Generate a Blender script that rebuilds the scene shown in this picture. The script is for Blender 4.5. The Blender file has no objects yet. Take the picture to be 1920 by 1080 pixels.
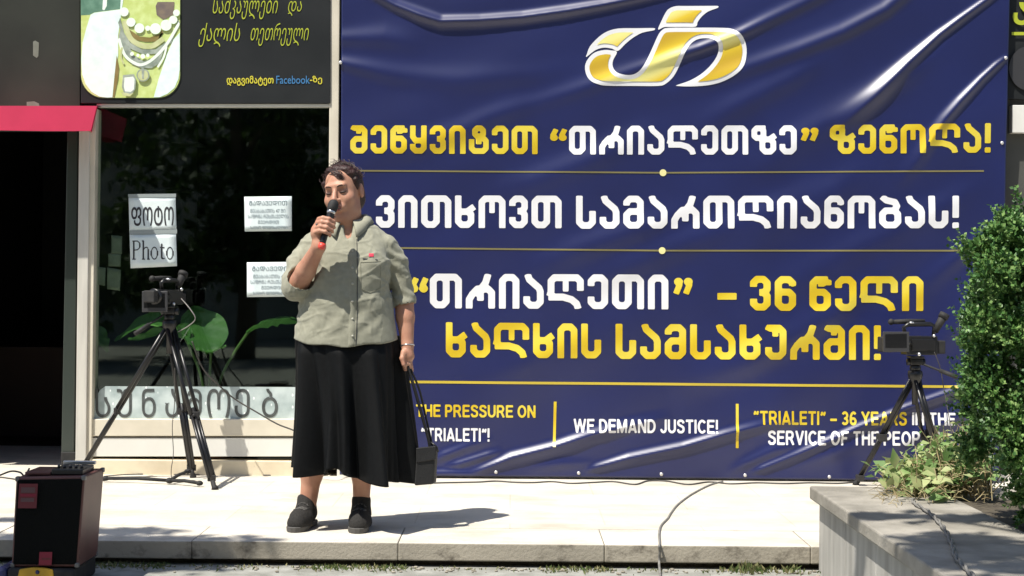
import bpy, bmesh, math, random
import numpy as np
from mathutils import Vector, Matrix, noise as mnoise

# ------------------------------------------------------------------ scene, camera, light
sc = bpy.context.scene
COL = sc.collection
FPX = 3060.0                      # focal length in pixels of a 1920 wide picture
CZ = 1.053                        # camera height above the pavement
ROLL = math.radians(-0.5)
cam_data = bpy.data.cameras.new("camera")
cam_data.sensor_width = 36.0
cam_data.lens = 36.0 * FPX / 1920.0
cam_data.clip_end = 300.0
cam = bpy.data.objects.new("camera", cam_data)
COL.objects.link(cam)
cam.location = (0, 0, CZ)
cam.rotation_euler = (math.pi / 2, ROLL, 0)
sc.camera = cam
sc.render.resolution_x, sc.render.resolution_y = 1024, 576

SUN = Vector((-0.385, -0.385, 1.0)).normalized()
world = bpy.data.worlds.new("World")
sc.world = world
world.use_nodes = True
wn = world.node_tree
sky = wn.nodes.new("ShaderNodeTexSky")
sky.sky_type = 'NISHITA'
sky.sun_disc = False
sky.sun_elevation = math.asin(SUN.z)
sky.sun_rotation = math.atan2(SUN.x, SUN.y)
wn.links.new(sky.outputs[0], wn.nodes["Background"].inputs[0])
wn.nodes["Background"].inputs[1].default_value = 0.09
sl = bpy.data.lights.new("sun", 'SUN')
sl.energy = 4.6
sl.angle = math.radians(0.5)
sl.color = (1.0, 0.95, 0.86)
sun = bpy.data.objects.new("sun", sl)
COL.objects.link(sun)
sun.rotation_euler = (-SUN).to_track_quat('-Z', 'Y').to_euler()
sun.location = (-6, -5, 14)
sc.view_settings.view_transform = 'Standard'
sc.view_settings.look = 'None'
sc.view_settings.exposure = 0.65
sc.view_settings.gamma = 1.0
sc.cycles.use_denoising = True
sc.cycles.max_bounces = 8
sc.cycles.transparent_max_bounces = 12
sc.cycles.caustics_reflective = False
sc.cycles.caustics_refractive = False

rnd = random.Random(7)
rng = np.random.default_rng(7)
CR, SR = math.cos(ROLL), math.sin(ROLL)

def ray(px, py):
    u, w = (px - 960.0) / FPX, (540.0 - py) / FPX
    return (CR * u + SR * w, 1.0, -SR * u + CR * w)

def P(px, py, Y):
    d = ray(px, py)
    return Vector((d[0] * Y, Y, CZ + d[2] * Y))

def G(px, py, z=0.0):
    d = ray(px, py)
    t = (z - CZ) / d[2]
    return Vector((d[0] * t, t, z))

# ------------------------------------------------------------------ object helpers
def link(o, parent=None):
    COL.objects.link(o)
    if parent is not None:
        o.parent = parent
    return o

def tag(o, label=None, cat=None, group=None, kind=None):
    if label: o["label"] = label
    if cat: o["category"] = cat
    if group: o["group"] = group
    if kind: o["kind"] = kind
    return o

def empty(name, loc=(0, 0, 0), rotz=0.0):
    o = bpy.data.objects.new(name, None)
    o.empty_display_size = 0.1
    o.location = loc
    o.rotation_euler = (0, 0, rotz)
    return link(o)

class MB:
    """collects shapes for ONE mesh object"""
    def __init__(s):
        s.v, s.f, s.m, s.cut = [], [], [], []
    def add(s, verts, faces, mi=0):
        n = len(s.v); s.cut.append((n, len(s.f)))
        s.v.extend([tuple(map(float, p)) for p in verts])
        s.f.extend([tuple(i + n for i in f) for f in faces])
        s.m.extend([mi] * len(faces))
        return s
    def box(s, lo, hi, mi=0, rot=None, piv=None):
        x0, y0, z0 = lo; x1, y1, z1 = hi
        vs = [Vector(p) for p in ((x0,y0,z0),(x1,y0,z0),(x1,y1,z0),(x0,y1,z0),(x0,y0,z1),(x1,y0,z1),(x1,y1,z1),(x0,y1,z1))]
        if rot is not None:
            c = Vector(piv) if piv is not None else sum(vs, Vector()) / 8
            vs = [c + rot @ (p - c) for p in vs]
        return s.add(vs, [(3,2,1,0),(4,5,6,7),(0,1,5,4),(1,2,6,5),(2,3,7,6),(3,0,4,7)], mi)
    def prism(s, poly, axis_from, axis_to, mi=0):
        """poly: list of Vector for one face; extruded by vector axis_to-axis_from"""
        d = Vector(axis_to) - Vector(axis_from)
        n = len(poly)
        vs = [Vector(p) for p in poly] + [Vector(p) + d for p in poly]
        fs = [tuple(range(n))[::-1], tuple(range(n, 2 * n))]
        fs += [(i, (i + 1) % n, n + (i + 1) % n, n + i) for i in range(n)]
        return s.add(vs, fs, mi)
    def tube(s, pts, r, n=8, mi=0, cap=True):
        pts = [Vector(p) for p in pts]
        m = len(pts)
        rs = r if isinstance(r, (list, tuple)) else [r] * m
        t0 = (pts[1] - pts[0]).normalized()
        up = Vector((0, 0, 1)) if abs(t0.z) < 0.9 else Vector((1, 0, 0))
        a = t0.cross(up).normalized()
        vs, fs = [], []
        for i in range(m):
            t = (pts[min(i + 1, m - 1)] - pts[max(i - 1, 0)]).normalized()
            a = (a - t * a.dot(t))
            a = a.normalized() if a.length > 1e-6 else t.orthogonal().normalized()
            b = t.cross(a)
            for k in range(n):
                an = 2 * math.pi * k / n
                vs.append(pts[i] + (a * math.cos(an) + b * math.sin(an)) * rs[i])
        for i in range(m - 1):
            for k in range(n):
                fs.append((i*n+k, i*n+(k+1)%n, (i+1)*n+(k+1)%n, (i+1)*n+k))
        if cap:
            fs.append(tuple(range(n))[::-1]); fs.append(tuple((m-1)*n+k for k in range(n)))
        return s.add(vs, fs, mi)
    def ball(s, c, r, n=12, mi=0):
        rx, ry, rz = r if isinstance(r, (tuple, list)) else (r, r, r)
        h = max(4, n // 2)
        vs = [(c[0], c[1], c[2] + rz)]
        for i in range(1, h):
            th = math.pi * i / h
            for k in range(n):
                ph = 2 * math.pi * k / n
                vs.append((c[0] + rx*math.sin(th)*math.cos(ph), c[1] + ry*math.sin(th)*math.sin(ph), c[2] + rz*math.cos(th)))
        vs.append((c[0], c[1], c[2] - rz))
        fs = [(0, 1 + k, 1 + (k+1) % n) for k in range(n)]
        for i in range(h - 2):
            for k in range(n):
                a, b = 1 + i*n, 1 + (i+1)*n
                fs.append((a+k, b+k, b+(k+1)%n, a+(k+1)%n))
        L = len(vs) - 1; a = 1 + (h-2)*n
        fs += [(a+k, L, a+(k+1)%n) for k in range(n)]
        return s.add(vs, fs, mi)
    def pieces(s):
        """one MB per shape that was added"""
        out = []; ends = s.cut[1:]+[(len(s.v), len(s.f))]
        for (v0, f0), (v1, f1) in zip(s.cut, ends):
            q = MB(); q.v = s.v[v0:v1]; q.f = [tuple(i-v0 for i in f) for f in s.f[f0:f1]]; q.m = s.m[f0:f1]; q.cut = [(0, 0)]; out.append(q)
        return out
    def build(s, name, mats, parent=None, smooth=False, bevel=0.0):
        me = bpy.data.meshes.new(name)
        me.from_pydata(s.v, [], s.f)
        ms = mats if isinstance(mats, (list, tuple)) else [mats]
        for m in ms: me.materials.append(m)
        if len(ms) > 1:
            me.polygons.foreach_set("material_index", s.m)
        if smooth:
            me.polygons.foreach_set("use_smooth", [True] * len(s.f))
        me.update()
        o = link(bpy.data.objects.new(name, me), parent)
        if bevel:
            b = o.modifiers.new("edge", 'BEVEL'); b.width = bevel; b.segments = 2; b.limit_method = 'ANGLE'
            b.angle_limit = math.radians(40)
        return o

def keep_place(child, parent):
    """parent a world-space mesh to a moved Empty without moving it"""
    child.parent = parent
    child.matrix_parent_inverse = Matrix.Translation(parent.location).inverted() if parent.rotation_euler.z == 0 else parent.matrix_basis.inverted()
    return child

def smooth_path(pts, sub=8):
    pts = [Vector(p) for p in pts]
    out = []
    n = len(pts)
    for i in range(n - 1):
        p0, p1, p2, p3 = pts[max(i-1,0)], pts[i], pts[i+1], pts[min(i+2,n-1)]
        for k in range(sub):
            t = k / sub
            out.append(0.5*((2*p1)+(p2-p0)*t+(2*p0-5*p1+4*p2-p3)*t*t+(3*p1-p0-3*p2+p3)*t**3))
    out.append(pts[-1])
    return out

# ------------------------------------------------------------------ materials
def srgb(r, g, b):
    f = lambda c: (c/255/12.92) if c/255 <= 0.04045 else ((c/255+0.055)/1.055)**2.4
    return (f(r), f(g), f(b), 1.0)

def mat(name, col, rough=0.6, metal=0.0, spec=0.5, col2=None, nscale=8.0, ndetail=5.0, mixlo=0.35, mixhi=0.65,
        bump=0.0, bscale=60.0, sss=0.0, coat=0.0, sheen=0.0, stretch=None):
    m = bpy.data.materials.new(name)
    m.use_nodes = True
    nt = m.node_tree
    b = nt.nodes["Principled BSDF"]
    col = tuple(col) + (1.0,) if len(col) == 3 else tuple(col)
    b.inputs["Base Color"].default_value = col
    b.inputs["Roughness"].default_value = rough
    b.inputs["Metallic"].default_value = metal
    b.inputs["Specular IOR Level"].default_value = spec
    if coat: b.inputs["Coat Weight"].default_value = coat; b.inputs["Coat Roughness"].default_value = 0.12
    if sheen: b.inputs["Sheen Weight"].default_value = sheen
    if sss:
        b.inputs["Subsurface Weight"].default_value = sss
        b.inputs["Subsurface Radius"].default_value = (0.012, 0.005, 0.003)
        b.inputs["Subsurface Scale"].default_value = 1.0
    geo = nt.nodes.new("ShaderNodeNewGeometry")
    vec = geo.outputs["Position"]
    if stretch:
        mp = nt.nodes.new("ShaderNodeMapping"); mp.inputs["Scale"].default_value = stretch
        nt.links.new(vec, mp.inputs["Vector"]); vec = mp.outputs[0]
    if col2 is not None:
        col2 = tuple(col2) + (1.0,) if len(col2) == 3 else tuple(col2)
        nz = nt.nodes.new("ShaderNodeTexNoise")
        nz.inputs["Scale"].default_value = nscale; nz.inputs["Detail"].default_value = ndetail
        nt.links.new(vec, nz.inputs["Vector"])
        rp = nt.nodes.new("ShaderNodeValToRGB")
        rp.color_ramp.elements[0].position = mixlo; rp.color_ramp.elements[0].color = col
        rp.color_ramp.elements[1].position = mixhi; rp.color_ramp.elements[1].color = col2
        nt.links.new(nz.outputs["Fac"], rp.inputs[0])
        nt.links.new(rp.outputs[0], b.inputs["Base Color"])
    if bump:
        nb = nt.nodes.new("ShaderNodeTexNoise")
        nb.inputs["Scale"].default_value = bscale; nb.inputs["Detail"].default_value = 4
        nt.links.new(vec, nb.inputs["Vector"])
        bp = nt.nodes.new("ShaderNodeBump"); bp.inputs["Strength"].default_value = bump; bp.inputs["Distance"].default_value = 0.01
        nt.links.new(nb.outputs["Fac"], bp.inputs["Height"]); nt.links.new(bp.outputs[0], b.inputs["Normal"])
    return m

def leaf_mat(name, cols, rough=0.5, trans=0.3, spec=0.4):
    m = bpy.data.materials.new(name); m.use_nodes = True
    nt = m.node_tree; b = nt.nodes["Principled BSDF"]; out = nt.nodes["Material Output"]
    geo = nt.nodes.new("ShaderNodeNewGeometry")
    rp = nt.nodes.new("ShaderNodeValToRGB")
    el = rp.color_ramp.elements
    while len(el) < len(cols): el.new(0.5)
    for i, c in enumerate(cols):
        el[i].position = i / (len(cols) - 1); el[i].color = tuple(c) + (1,)
    nz = nt.nodes.new("ShaderNodeTexNoise"); nz.inputs["Scale"].default_value = 7.0; nz.inputs["Detail"].default_value = 3
    nt.links.new(geo.outputs["Position"], nz.inputs["Vector"])
    ma = nt.nodes.new("ShaderNodeMath"); ma.operation = 'MULTIPLY_ADD'; ma.inputs[1].default_value = 1.6; ma.inputs[2].default_value = -0.8
    nt.links.new(nz.outputs["Fac"], ma.inputs[0])
    ad = nt.nodes.new("ShaderNodeMath"); ad.operation = 'ADD'; ad.use_clamp = True
    nt.links.new(ma.outputs[0], ad.inputs[0]); nt.links.new(geo.outputs["Random Per Island"], ad.inputs[1])
    nt.links.new(ad.outputs[0], rp.inputs[0])
    nt.links.new(rp.outputs[0], b.inputs["Base Color"])
    b.inputs["Roughness"].default_value = rough; b.inputs["Specular IOR Level"].default_value = spec
    tr = nt.nodes.new("ShaderNodeBsdfTranslucent")
    nt.links.new(rp.outputs[0], tr.inputs[0])
    mx = nt.nodes.new("ShaderNodeMixShader"); mx.inputs[0].default_value = trans
    nt.links.new(b.outputs[0], mx.inputs[1]); nt.links.new(tr.outputs[0], mx.inputs[2])
    nt.links.new(mx.outputs[0], out.inputs[0])
    return m

def glass_mat(name, tint=(0.86, 0.92, 0.88), refl=0.14):
    m = bpy.data.materials.new(name); m.use_nodes = True
    nt = m.node_tree; out = nt.nodes["Material Output"]
    nt.nodes.remove(nt.nodes["Principled BSDF"])
    tb = nt.nodes.new("ShaderNodeBsdfTransparent"); tb.inputs[0].default_value = tint + (1,)
    gb = nt.nodes.new("ShaderNodeBsdfGlossy"); gb.inputs["Roughness"].default_value = 0.02
    fr = nt.nodes.new("ShaderNodeFresnel"); fr.inputs[0].default_value = 1.5
    mr = nt.nodes.new("ShaderNodeMath"); mr.operation = 'MULTIPLY_ADD'; mr.inputs[1].default_value = 1.0; mr.inputs[2].default_value = refl - 0.04
    nt.links.new(fr.outputs[0], mr.inputs[0])
    ge = nt.nodes.new("ShaderNodeNewGeometry"); inv = nt.nodes.new("ShaderNodeMath"); inv.operation = 'SUBTRACT'; inv.inputs[0].default_value = 1.0
    nt.links.new(ge.outputs["Backfacing"], inv.inputs[1])
    fm = nt.nodes.new("ShaderNodeMath"); fm.operation = 'MULTIPLY'
    nt.links.new(mr.outputs[0], fm.inputs[0]); nt.links.new(inv.outputs[0], fm.inputs[1])
    mx = nt.nodes.new("ShaderNodeMixShader")
    nt.links.new(fm.outputs[0], mx.inputs[0]); nt.links.new(tb.outputs[0], mx.inputs[1]); nt.links.new(gb.outputs[0], mx.inputs[2])
    nt.links.new(mx.outputs[0], out.inputs[0])
    return m

M = {}
M['stone'] = mat("pale_stone", (0.66, 0.63, 0.56), 0.75, col2=(0.56, 0.53, 0.46), nscale=1.6, ndetail=8, bump=0.15, bscale=90)
M['concrete'] = mat("planter_concrete", (0.30, 0.29, 0.265), 0.85, col2=(0.20, 0.195, 0.175), nscale=5, ndetail=8, bump=0.3, bscale=70)
M['concrete_wall'] = mat("planter_panel", (0.44, 0.425, 0.39), 0.8, col2=(0.29, 0.28, 0.255), nscale=4, ndetail=8, bump=0.2, bscale=60, stretch=(3.0, 3.0, 0.5))
M['cap'] = mat("planter_cap", (0.35, 0.325, 0.28), 0.8, col2=(0.21, 0.195, 0.165), nscale=6, ndetail=9, bump=0.3, bscale=80)
M['ground'] = mat("ground_paving", (0.33, 0.33, 0.30), 0.85, col2=(0.20, 0.20, 0.175), nscale=9, ndetail=8, bump=0.4, bscale=60)
M['dark_earth'] = mat("earth", (0.05, 0.04, 0.03), 0.95, col2=(0.09, 0.075, 0.05), nscale=40, bump=0.6)
M['alu'] = mat("cream_aluminium", (0.60, 0.58, 0.52), 0.45, metal=0.0, col2=(0.52, 0.50, 0.45), nscale=6, stretch=(4, 4, 0.6))
M['alu_cream'] = mat("pale_cream_metal", (0.72, 0.66, 0.54), 0.5, col2=(0.62, 0.57, 0.46), nscale=5)
M['white_panel'] = mat("white_panel", (0.74, 0.73, 0.68), 0.5, col2=(0.66, 0.65, 0.60), nscale=3)
M['beige'] = mat("beige_plinth", (0.74, 0.65, 0.48), 0.7, col2=(0.62, 0.53, 0.38), nscale=7, ndetail=8)
M['wall_dark'] = mat("dark_facade", (0.06, 0.06, 0.055), 0.6, col2=(0.085, 0.085, 0.075), nscale=3)
M['panel_dark'] = mat("dark_panel", (0.045, 0.049, 0.040), 0.35, spec=0.3, col2=(0.030, 0.033, 0.028), nscale=2.2, ndetail=7)
M['sign_black'] = mat("sign_black", (0.016, 0.018, 0.019), 0.45, spec=0.25, col2=(0.024, 0.026, 0.027), nscale=3, ndetail=6)
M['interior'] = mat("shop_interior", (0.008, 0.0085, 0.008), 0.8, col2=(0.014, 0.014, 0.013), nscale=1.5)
M['interior_brown'] = mat("interior_brown", (0.035, 0.016, 0.008), 0.6)
M['red_fabric'] = mat("red_awning", (0.62, 0.035, 0.10), 0.55, col2=(0.54, 0.03, 0.085), nscale=5, spec=0.4)
M['door_frame'] = mat("green_grey_door", (0.035, 0.045, 0.038), 0.25, spec=0.6)
M['glass'] = glass_mat("window_glass")
M['paper'] = mat("white_paper", (0.66, 0.76, 0.77), 0.6, col2=(0.74, 0.82, 0.82), nscale=9, bump=0.25, bscale=14)
M['paper_old'] = mat("faded_paper", (0.16, 0.18, 0.14), 0.7, col2=(0.2, 0.22, 0.18), nscale=15)
M['ink'] = mat("black_ink", (0.03, 0.03, 0.035), 0.6)
M['ink_grey'] = mat("grey_ink", (0.14, 0.19, 0.22), 0.6)
M['tape'] = mat("clear_tape", (0.3, 0.34, 0.34), 0.25)
M['script'] = mat("lime_script", (0.42, 0.47, 0.03), 0.5)
M['yellow_print'] = mat("yellow_print", (0.62, 0.55, 0.04), 0.5)
M['blue_print'] = mat("blue_print", (0.05, 0.20, 0.42), 0.5)
M['black_plastic'] = mat("black_plastic", (0.010, 0.010, 0.011), 0.35, spec=0.5)
M['black_matte'] = mat("black_matte", (0.02, 0.02, 0.021), 0.7, spec=0.3, col2=(0.032, 0.031, 0.03), nscale=30)
M['grey_plastic'] = mat("grey_plastic", (0.04, 0.04, 0.043), 0.4)
M['silver'] = mat("silver_metal", (0.62, 0.63, 0.65), 0.28, metal=0.9)
M['screen'] = mat("dark_screen", (0.008, 0.008, 0.009), 0.12, spec=0.6)
M['cable'] = mat("dark_cable", (0.06, 0.055, 0.05), 0.6)
M['cable_grey'] = mat("grey_cable", (0.16, 0.155, 0.145), 0.6, col2=(0.24, 0.23, 0.21), nscale=30)
M['grille'] = mat("speaker_cloth", (0.0025, 0.003, 0.0026), 0.85, spec=0.15, bump=0.5, bscale=400)
M['vinyl_brown'] = mat("brown_vinyl", (0.12, 0.045, 0.040), 0.45, col2=(0.085, 0.03, 0.026), nscale=8, bump=0.1, bscale=200)
M['sticker_red'] = mat("red_sticker", (0.20, 0.008, 0.03), 0.5)
M['sticker_dark'] = mat("dark_red_sticker", (0.12, 0.014, 0.022), 0.5)
M['sticker_grey'] = mat("grey_print", (0.10, 0.05, 0.055), 0.5)
M['case_yellow'] = mat("yellow_case", (0.50, 0.30, 0.02), 0.5, col2=(0.42, 0.25, 0.02), nscale=10)
M['case_navy'] = mat("navy_case", (0.015, 0.02, 0.09), 0.5)
M['hook'] = mat("metal_hook", (0.7, 0.68, 0.66), 0.35, metal=0.5)
M['bark'] = mat("bark", (0.10, 0.075, 0.05), 0.9, col2=(0.17, 0.13, 0.09), nscale=14, bump=0.8, bscale=30, stretch=(3, 3, 0.6))
M['leaf_tree'] = leaf_mat("tree_leaf", [(0.03, 0.065, 0.015), (0.05, 0.10, 0.02), (0.08, 0.13, 0.03)])
M['leaf_bush'] = leaf_mat("shrub_leaf", [(0.035, 0.10, 0.024), (0.075, 0.18, 0.042), (0.14, 0.27, 0.07), (0.27, 0.40, 0.13)], rough=0.45, trans=0.22)
M['leaf_weed'] = leaf_mat("weed_leaf", [(0.12, 0.22, 0.06), (0.22, 0.34, 0.11), (0.44, 0.47, 0.22), (0.17, 0.29, 0.09)], rough=0.6, trans=0.3)
M['straw'] = leaf_mat("straw", [(0.30, 0.22, 0.11), (0.42, 0.35, 0.2), (0.24, 0.2, 0.09)], rough=0.8, trans=0.1)
M['leaf_house'] = leaf_mat("houseplant_leaf", [(0.05, 0.15, 0.025), (0.07, 0.19, 0.04), (0.09, 0.22, 0.05)], rough=0.4, trans=0.3)
M['stem_house'] = mat("houseplant_stem", (0.09, 0.16, 0.04), 0.5)
M['pot'] = mat("plant_pot", (0.12, 0.06, 0.035), 0.7)
M['grass'] = leaf_mat("grass_blade", [(0.08, 0.13, 0.03), (0.16, 0.18, 0.07), (0.30, 0.27, 0.13)], rough=0.7, trans=0.3)
M['skin'] = mat("skin", (0.50, 0.27, 0.18), 0.5, spec=0.35, col2=(0.43, 0.21, 0.14), nscale=22, sss=0.12, bump=0.06, bscale=160)
M['lip'] = mat("lip", (0.34, 0.11, 0.09), 0.4)
M['tooth'] = mat("tooth", (0.62, 0.58, 0.5), 0.3)
M['hair'] = mat("dark_hair", (0.018, 0.009, 0.008), 0.42, spec=0.35, col2=(0.045, 0.017, 0.015), nscale=40, bump=0.5, bscale=140)
M['brow'] = mat("eyebrow_hair", (0.035, 0.022, 0.017), 0.8)
M['lid'] = mat("dark_lashes", (0.05, 0.025, 0.018), 0.6)
M['shirt'] = mat("olive_linen", (0.310, 0.305, 0.235), 0.85, spec=0.2, col2=(0.265, 0.262, 0.20), nscale=45, ndetail=6, bump=0.16, bscale=420, sheen=0.15)
M['shirt_seam'] = mat("olive_seam", (0.24, 0.237, 0.18), 0.85, spec=0.2)
M['button'] = mat("shirt_button", (0.42, 0.41, 0.34), 0.35)
M['skirt'] = mat("black_skirt", (0.003, 0.0033, 0.0036), 0.6, spec=0.16, col2=(0.0045, 0.005, 0.0054), nscale=60, bump=0.15, bscale=220)
M['shoe'] = mat("charcoal_mesh_shoe", (0.024, 0.023, 0.022), 0.8, spec=0.2, col2=(0.036, 0.034, 0.032), nscale=140, bump=0.5, bscale=380)
M['lace'] = mat('grey_lace', (0.10, 0.098, 0.092), 0.8)
M['shoe_dark'] = mat("black_shoe_trim", (0.014, 0.013, 0.013), 0.5)
M['sole'] = mat("grey_sole", (0.07, 0.067, 0.062), 0.7)
M['sock_red'] = mat("red_lining", (0.42, 0.05, 0.04), 0.7)
M['bag'] = mat("black_bag", (0.008, 0.008, 0.0085), 0.6, bump=0.3, bscale=220)
M['mic_red'] = mat("red_cap", (0.70, 0.07, 0.05), 0.4)
M['badge_red'] = mat("badge_red", (0.62, 0.03, 0.07), 0.5)

# ------------------------------------------------------------------ flat shapes from distance fields
def seg_sdf(X, Y, path, half):
    d = np.full(X.shape, 9.0)
    n = len(path)
    closed = path[0] == path[-1]
    for i in range(n - 1):
        (x0, y0), (x1, y1) = path[i], path[i+1]
        dx, dy = x1-x0, y1-y0
        L = math.hypot(dx, dy)
        if L < 1e-6: continue
        ux, uy = dx/L, dy/L
        rx, ry = X-(x0+x1)/2, Y-(y0+y1)/2
        a = np.abs(rx*ux+ry*uy)-L/2
        b = np.abs(-rx*uy+ry*ux)-half
        q = np.minimum(np.maximum(a, b), 0)+np.hypot(np.maximum(a, 0), np.maximum(b, 0))
        d = np.minimum(d, q)
    for i in range(n if closed else n):
        if closed or 0 < i < n-1:
            d = np.minimum(d, np.hypot(X-path[i][0], Y-path[i][1])-half)
    return d

def poly_sdf(X, Y, edges):
    d2 = np.full(X.shape, 1e9); ins = np.zeros(X.shape, bool)
    for (x0, y0), (x1, y1) in edges:
        ex, ey = x1-x0, y1-y0
        L = ex*ex+ey*ey
        if L < 1e-14: continue
        wx, wy = X-x0, Y-y0
        t = np.clip((wx*ex+wy*ey)/L, 0, 1)
        d2 = np.minimum(d2, (wx-ex*t)**2+(wy-ey*t)**2)
        if y0 != y1:
            ins ^= ((y0 > Y) != (y1 > Y)) & (X < ex*(Y-y0)/ey+x0)
    d = np.sqrt(d2)
    return np.where(ins, -d, d)

def contour(D, x0, y0, h):
    """filled marching squares of D<0 on a grid with spacing h -> verts2d, faces"""
    ins = D < 0
    ny, nx = D.shape
    c = ins[:-1, :-1].astype(int)+ins[:-1, 1:]+ins[1:, :-1]+ins[1:, 1:]
    ids = {}; V = []; F = []
    def vid(key, x, y):
        if key not in ids:
            ids[key] = len(V); V.append((x0+x*h, y0+y*h))
        return ids[key]
    for j, i in zip(*np.nonzero(c)):
        cs = [(i, j), (i+1, j), (i+1, j+1), (i, j+1)]
        poly = []
        for k in range(4):
            (ax, ay), (bx, by) = cs[k], cs[(k+1) % 4]
            ia, ib = ins[ay, ax], ins[by, bx]
            if ia: poly.append(vid((ax, ay), ax, ay))
            if ia != ib:
                da, db = D[ay, ax], D[by, bx]
                t = da/(da-db)
                key = ((ax, ay), (bx, by)) if (ax, ay) < (bx, by) else ((bx, by), (ax, ay))
                poly.append(vid(key, ax+(bx-ax)*t, ay+(by-ay)*t))
        if len(poly) >= 3: F.append(tuple(poly))
    return V, F

GL = {
 'ი': (.6, [[(.1,0),(.1,.8),(.2,.9),(.4,.9),(.5,.8),(.5,0)]]),
 'ე': (.6, [[(.1,.66),(.1,.8),(.2,.9),(.4,.9),(.5,.8),(.5,.2),(.4,.1),(.2,.1),(.1,.2),(.1,.36)]]),
 'ვ': (.58, [[(.1,.68),(.1,.8),(.2,.9),(.38,.9),(.48,.8),(.48,.62),(.4,.52),(.48,.42),(.48,.2),(.38,.1),(.2,.1),(.1,.2),(.1,.34)],[(.26,.52),(.4,.52)]]),
 'თ': (.94, [[(.1,.2),(.1,.8),(.2,.9),(.38,.9),(.48,.8),(.48,.2),(.38,.1),(.2,.1),(.1,.2)],[(.38,.9),(.74,.9),(.84,.8),(.84,0)]]),
 'რ': (.86, [[(.1,0),(.1,.26),(.2,.42),(.44,.56),(.58,.74),(.66,1)],[(.22,.44),(.34,.56),(.66,.56),(.76,.46),(.76,0)],[(.43,.5),(.43,.22)]]),
 'ა': (.6, [[(.12,1),(.18,.84),(.32,.72),(.46,.6),(.5,.5),(.5,.2),(.4,.1),(.2,.1),(.1,.2),(.1,.36)]]),
 'ლ': (1.06, [[(.06,.36),(.1,.5),(.1,.8),(.2,.9),(.86,.9),(.96,.8),(.96,.52)],[(.53,.9),(.53,.5)],[(.02,.34),(.45,.34),(.7,.27),(.85,.15),(.9,0)]]),
 'ზ': (.86, [[(.1,.64),(.1,.82),(.18,.9),(.34,.9),(.42,.82),(.42,.64),(.34,.57),(.18,.57),(.1,.64)],[(.34,.9),(.5,.9)],[(.38,.6),(.38,.2),(.48,.1),(.66,.1),(.76,.2),(.76,.42),(.66,.52),(.38,.52)],[(.6,.5),(.84,.66)]]),
 'წ': (.6, [[(.52,.92),(.2,.9),(.1,.8),(.1,.2),(.2,.1),(.4,.1),(.5,.2),(.5,.44),(.4,.54),(.1,.54)],[(.34,.9),(.34,.7)],[(.52,.9),(.52,.74)]]),
 'ნ': (.6, [[(.5,.72),(.5,.8),(.42,.9),(.2,.9),(.1,.8),(.1,.2),(.2,.1),(.4,.1),(.5,.2),(.5,.44),(.4,.54),(.1,.54)]]),
 'ყ': (.6, [[(.1,1),(.1,.6),(.2,.46),(.5,.46)],[(.5,1),(.5,.2),(.4,.1),(.2,.1),(.1,.2),(.1,.34)]]),
 'ტ': (.72, [[(.3,.62),(.22,.7),(.22,.82),(.3,.9),(.44,.9),(.52,.82),(.52,.7),(.44,.62),(.3,.62)],[(.1,.52),(.1,.2),(.2,.1),(.52,.1),(.62,.2),(.62,.46),(.54,.54),(.36,.56)],[(.36,.6),(.36,.34)]]),
 'ო': (.84, [[(.1,0),(.1,.8),(.2,.9),(.64,.9),(.74,.8),(.74,0)],[(.42,.9),(.42,.46)]]),
 'ხ': (.62, [[(.1,1),(.1,.2),(.2,.1),(.4,.1),(.5,.2),(.5,.42),(.4,.5),(.1,.5)],[(.38,.5),(.6,.66)]]),
 'ს': (.6, [[(.1,1),(.1,.2),(.2,.1),(.4,.1),(.5,.2),(.5,.54)]]),
 'მ': (.62, [[(.1,.7),(.1,.8),(.2,.9),(.42,.9),(.52,.8),(.52,.2),(.42,.1),(.2,.1),(.1,.2),(.1,.42),(.2,.52),(.52,.52)]]),
 'ბ': (.66, [[(.2,.1),(.46,.1),(.56,.2),(.56,.44),(.46,.54),(.2,.54),(.1,.44),(.1,.2),(.2,.1)],[(.08,.98),(.22,.86),(.48,.8),(.54,.68),(.46,.54)]]),
 'უ': (.62, [[(.04,.96),(.16,.9),(.42,.9),(.52,.8),(.52,.2),(.42,.1),(.2,.1),(.1,.2),(.1,.36)],[(.3,.9),(.3,.66)]]),
 'შ': (.62, [[(.04,.96),(.16,.9),(.42,.9),(.52,.8),(.52,.2),(.42,.1),(.2,.1),(.1,.2),(.1,.42),(.2,.52),(.52,.52)],[(.3,.9),(.3,.7)]]),
 '3': (.58, [[(.1,.68),(.1,.8),(.2,.9),(.38,.9),(.48,.8),(.48,.62),(.4,.52),(.48,.42),(.48,.2),(.38,.1),(.2,.1),(.1,.2),(.1,.34)],[(.26,.52),(.4,.52)]]),
 '6': (.6, [[(.5,.72),(.5,.8),(.4,.9),(.2,.9),(.1,.8),(.1,.2),(.2,.1),(.4,.1),(.5,.2),(.5,.44),(.4,.54),(.1,.54)]]),
 '!': (.22, [[(.11,1),(.11,.32)],[(.11,.18),(.11,0)]]),
 '“': (.56, [[(.12,.6),(.1,.7),(.2,.93)],[(.4,.6),(.38,.7),(.48,.93)]]),
 '”': (.56, [[(.16,.88),(.18,.78),(.08,.5)],[(.44,.88),(.46,.78),(.36,.5)]]),
 '–': (.62, [[(0,.42),(.62,.42)]]),
}
def arc(cx, cy, rx, ry, a0, a1, n=12):
    return [(round(cx+rx*math.cos(math.radians(a0+(a1-a0)*k/n)), 4), round(cy+ry*math.sin(math.radians(a0+(a1-a0)*k/n)), 4)) for k in range(n+1)]
k_ = .085
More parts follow.
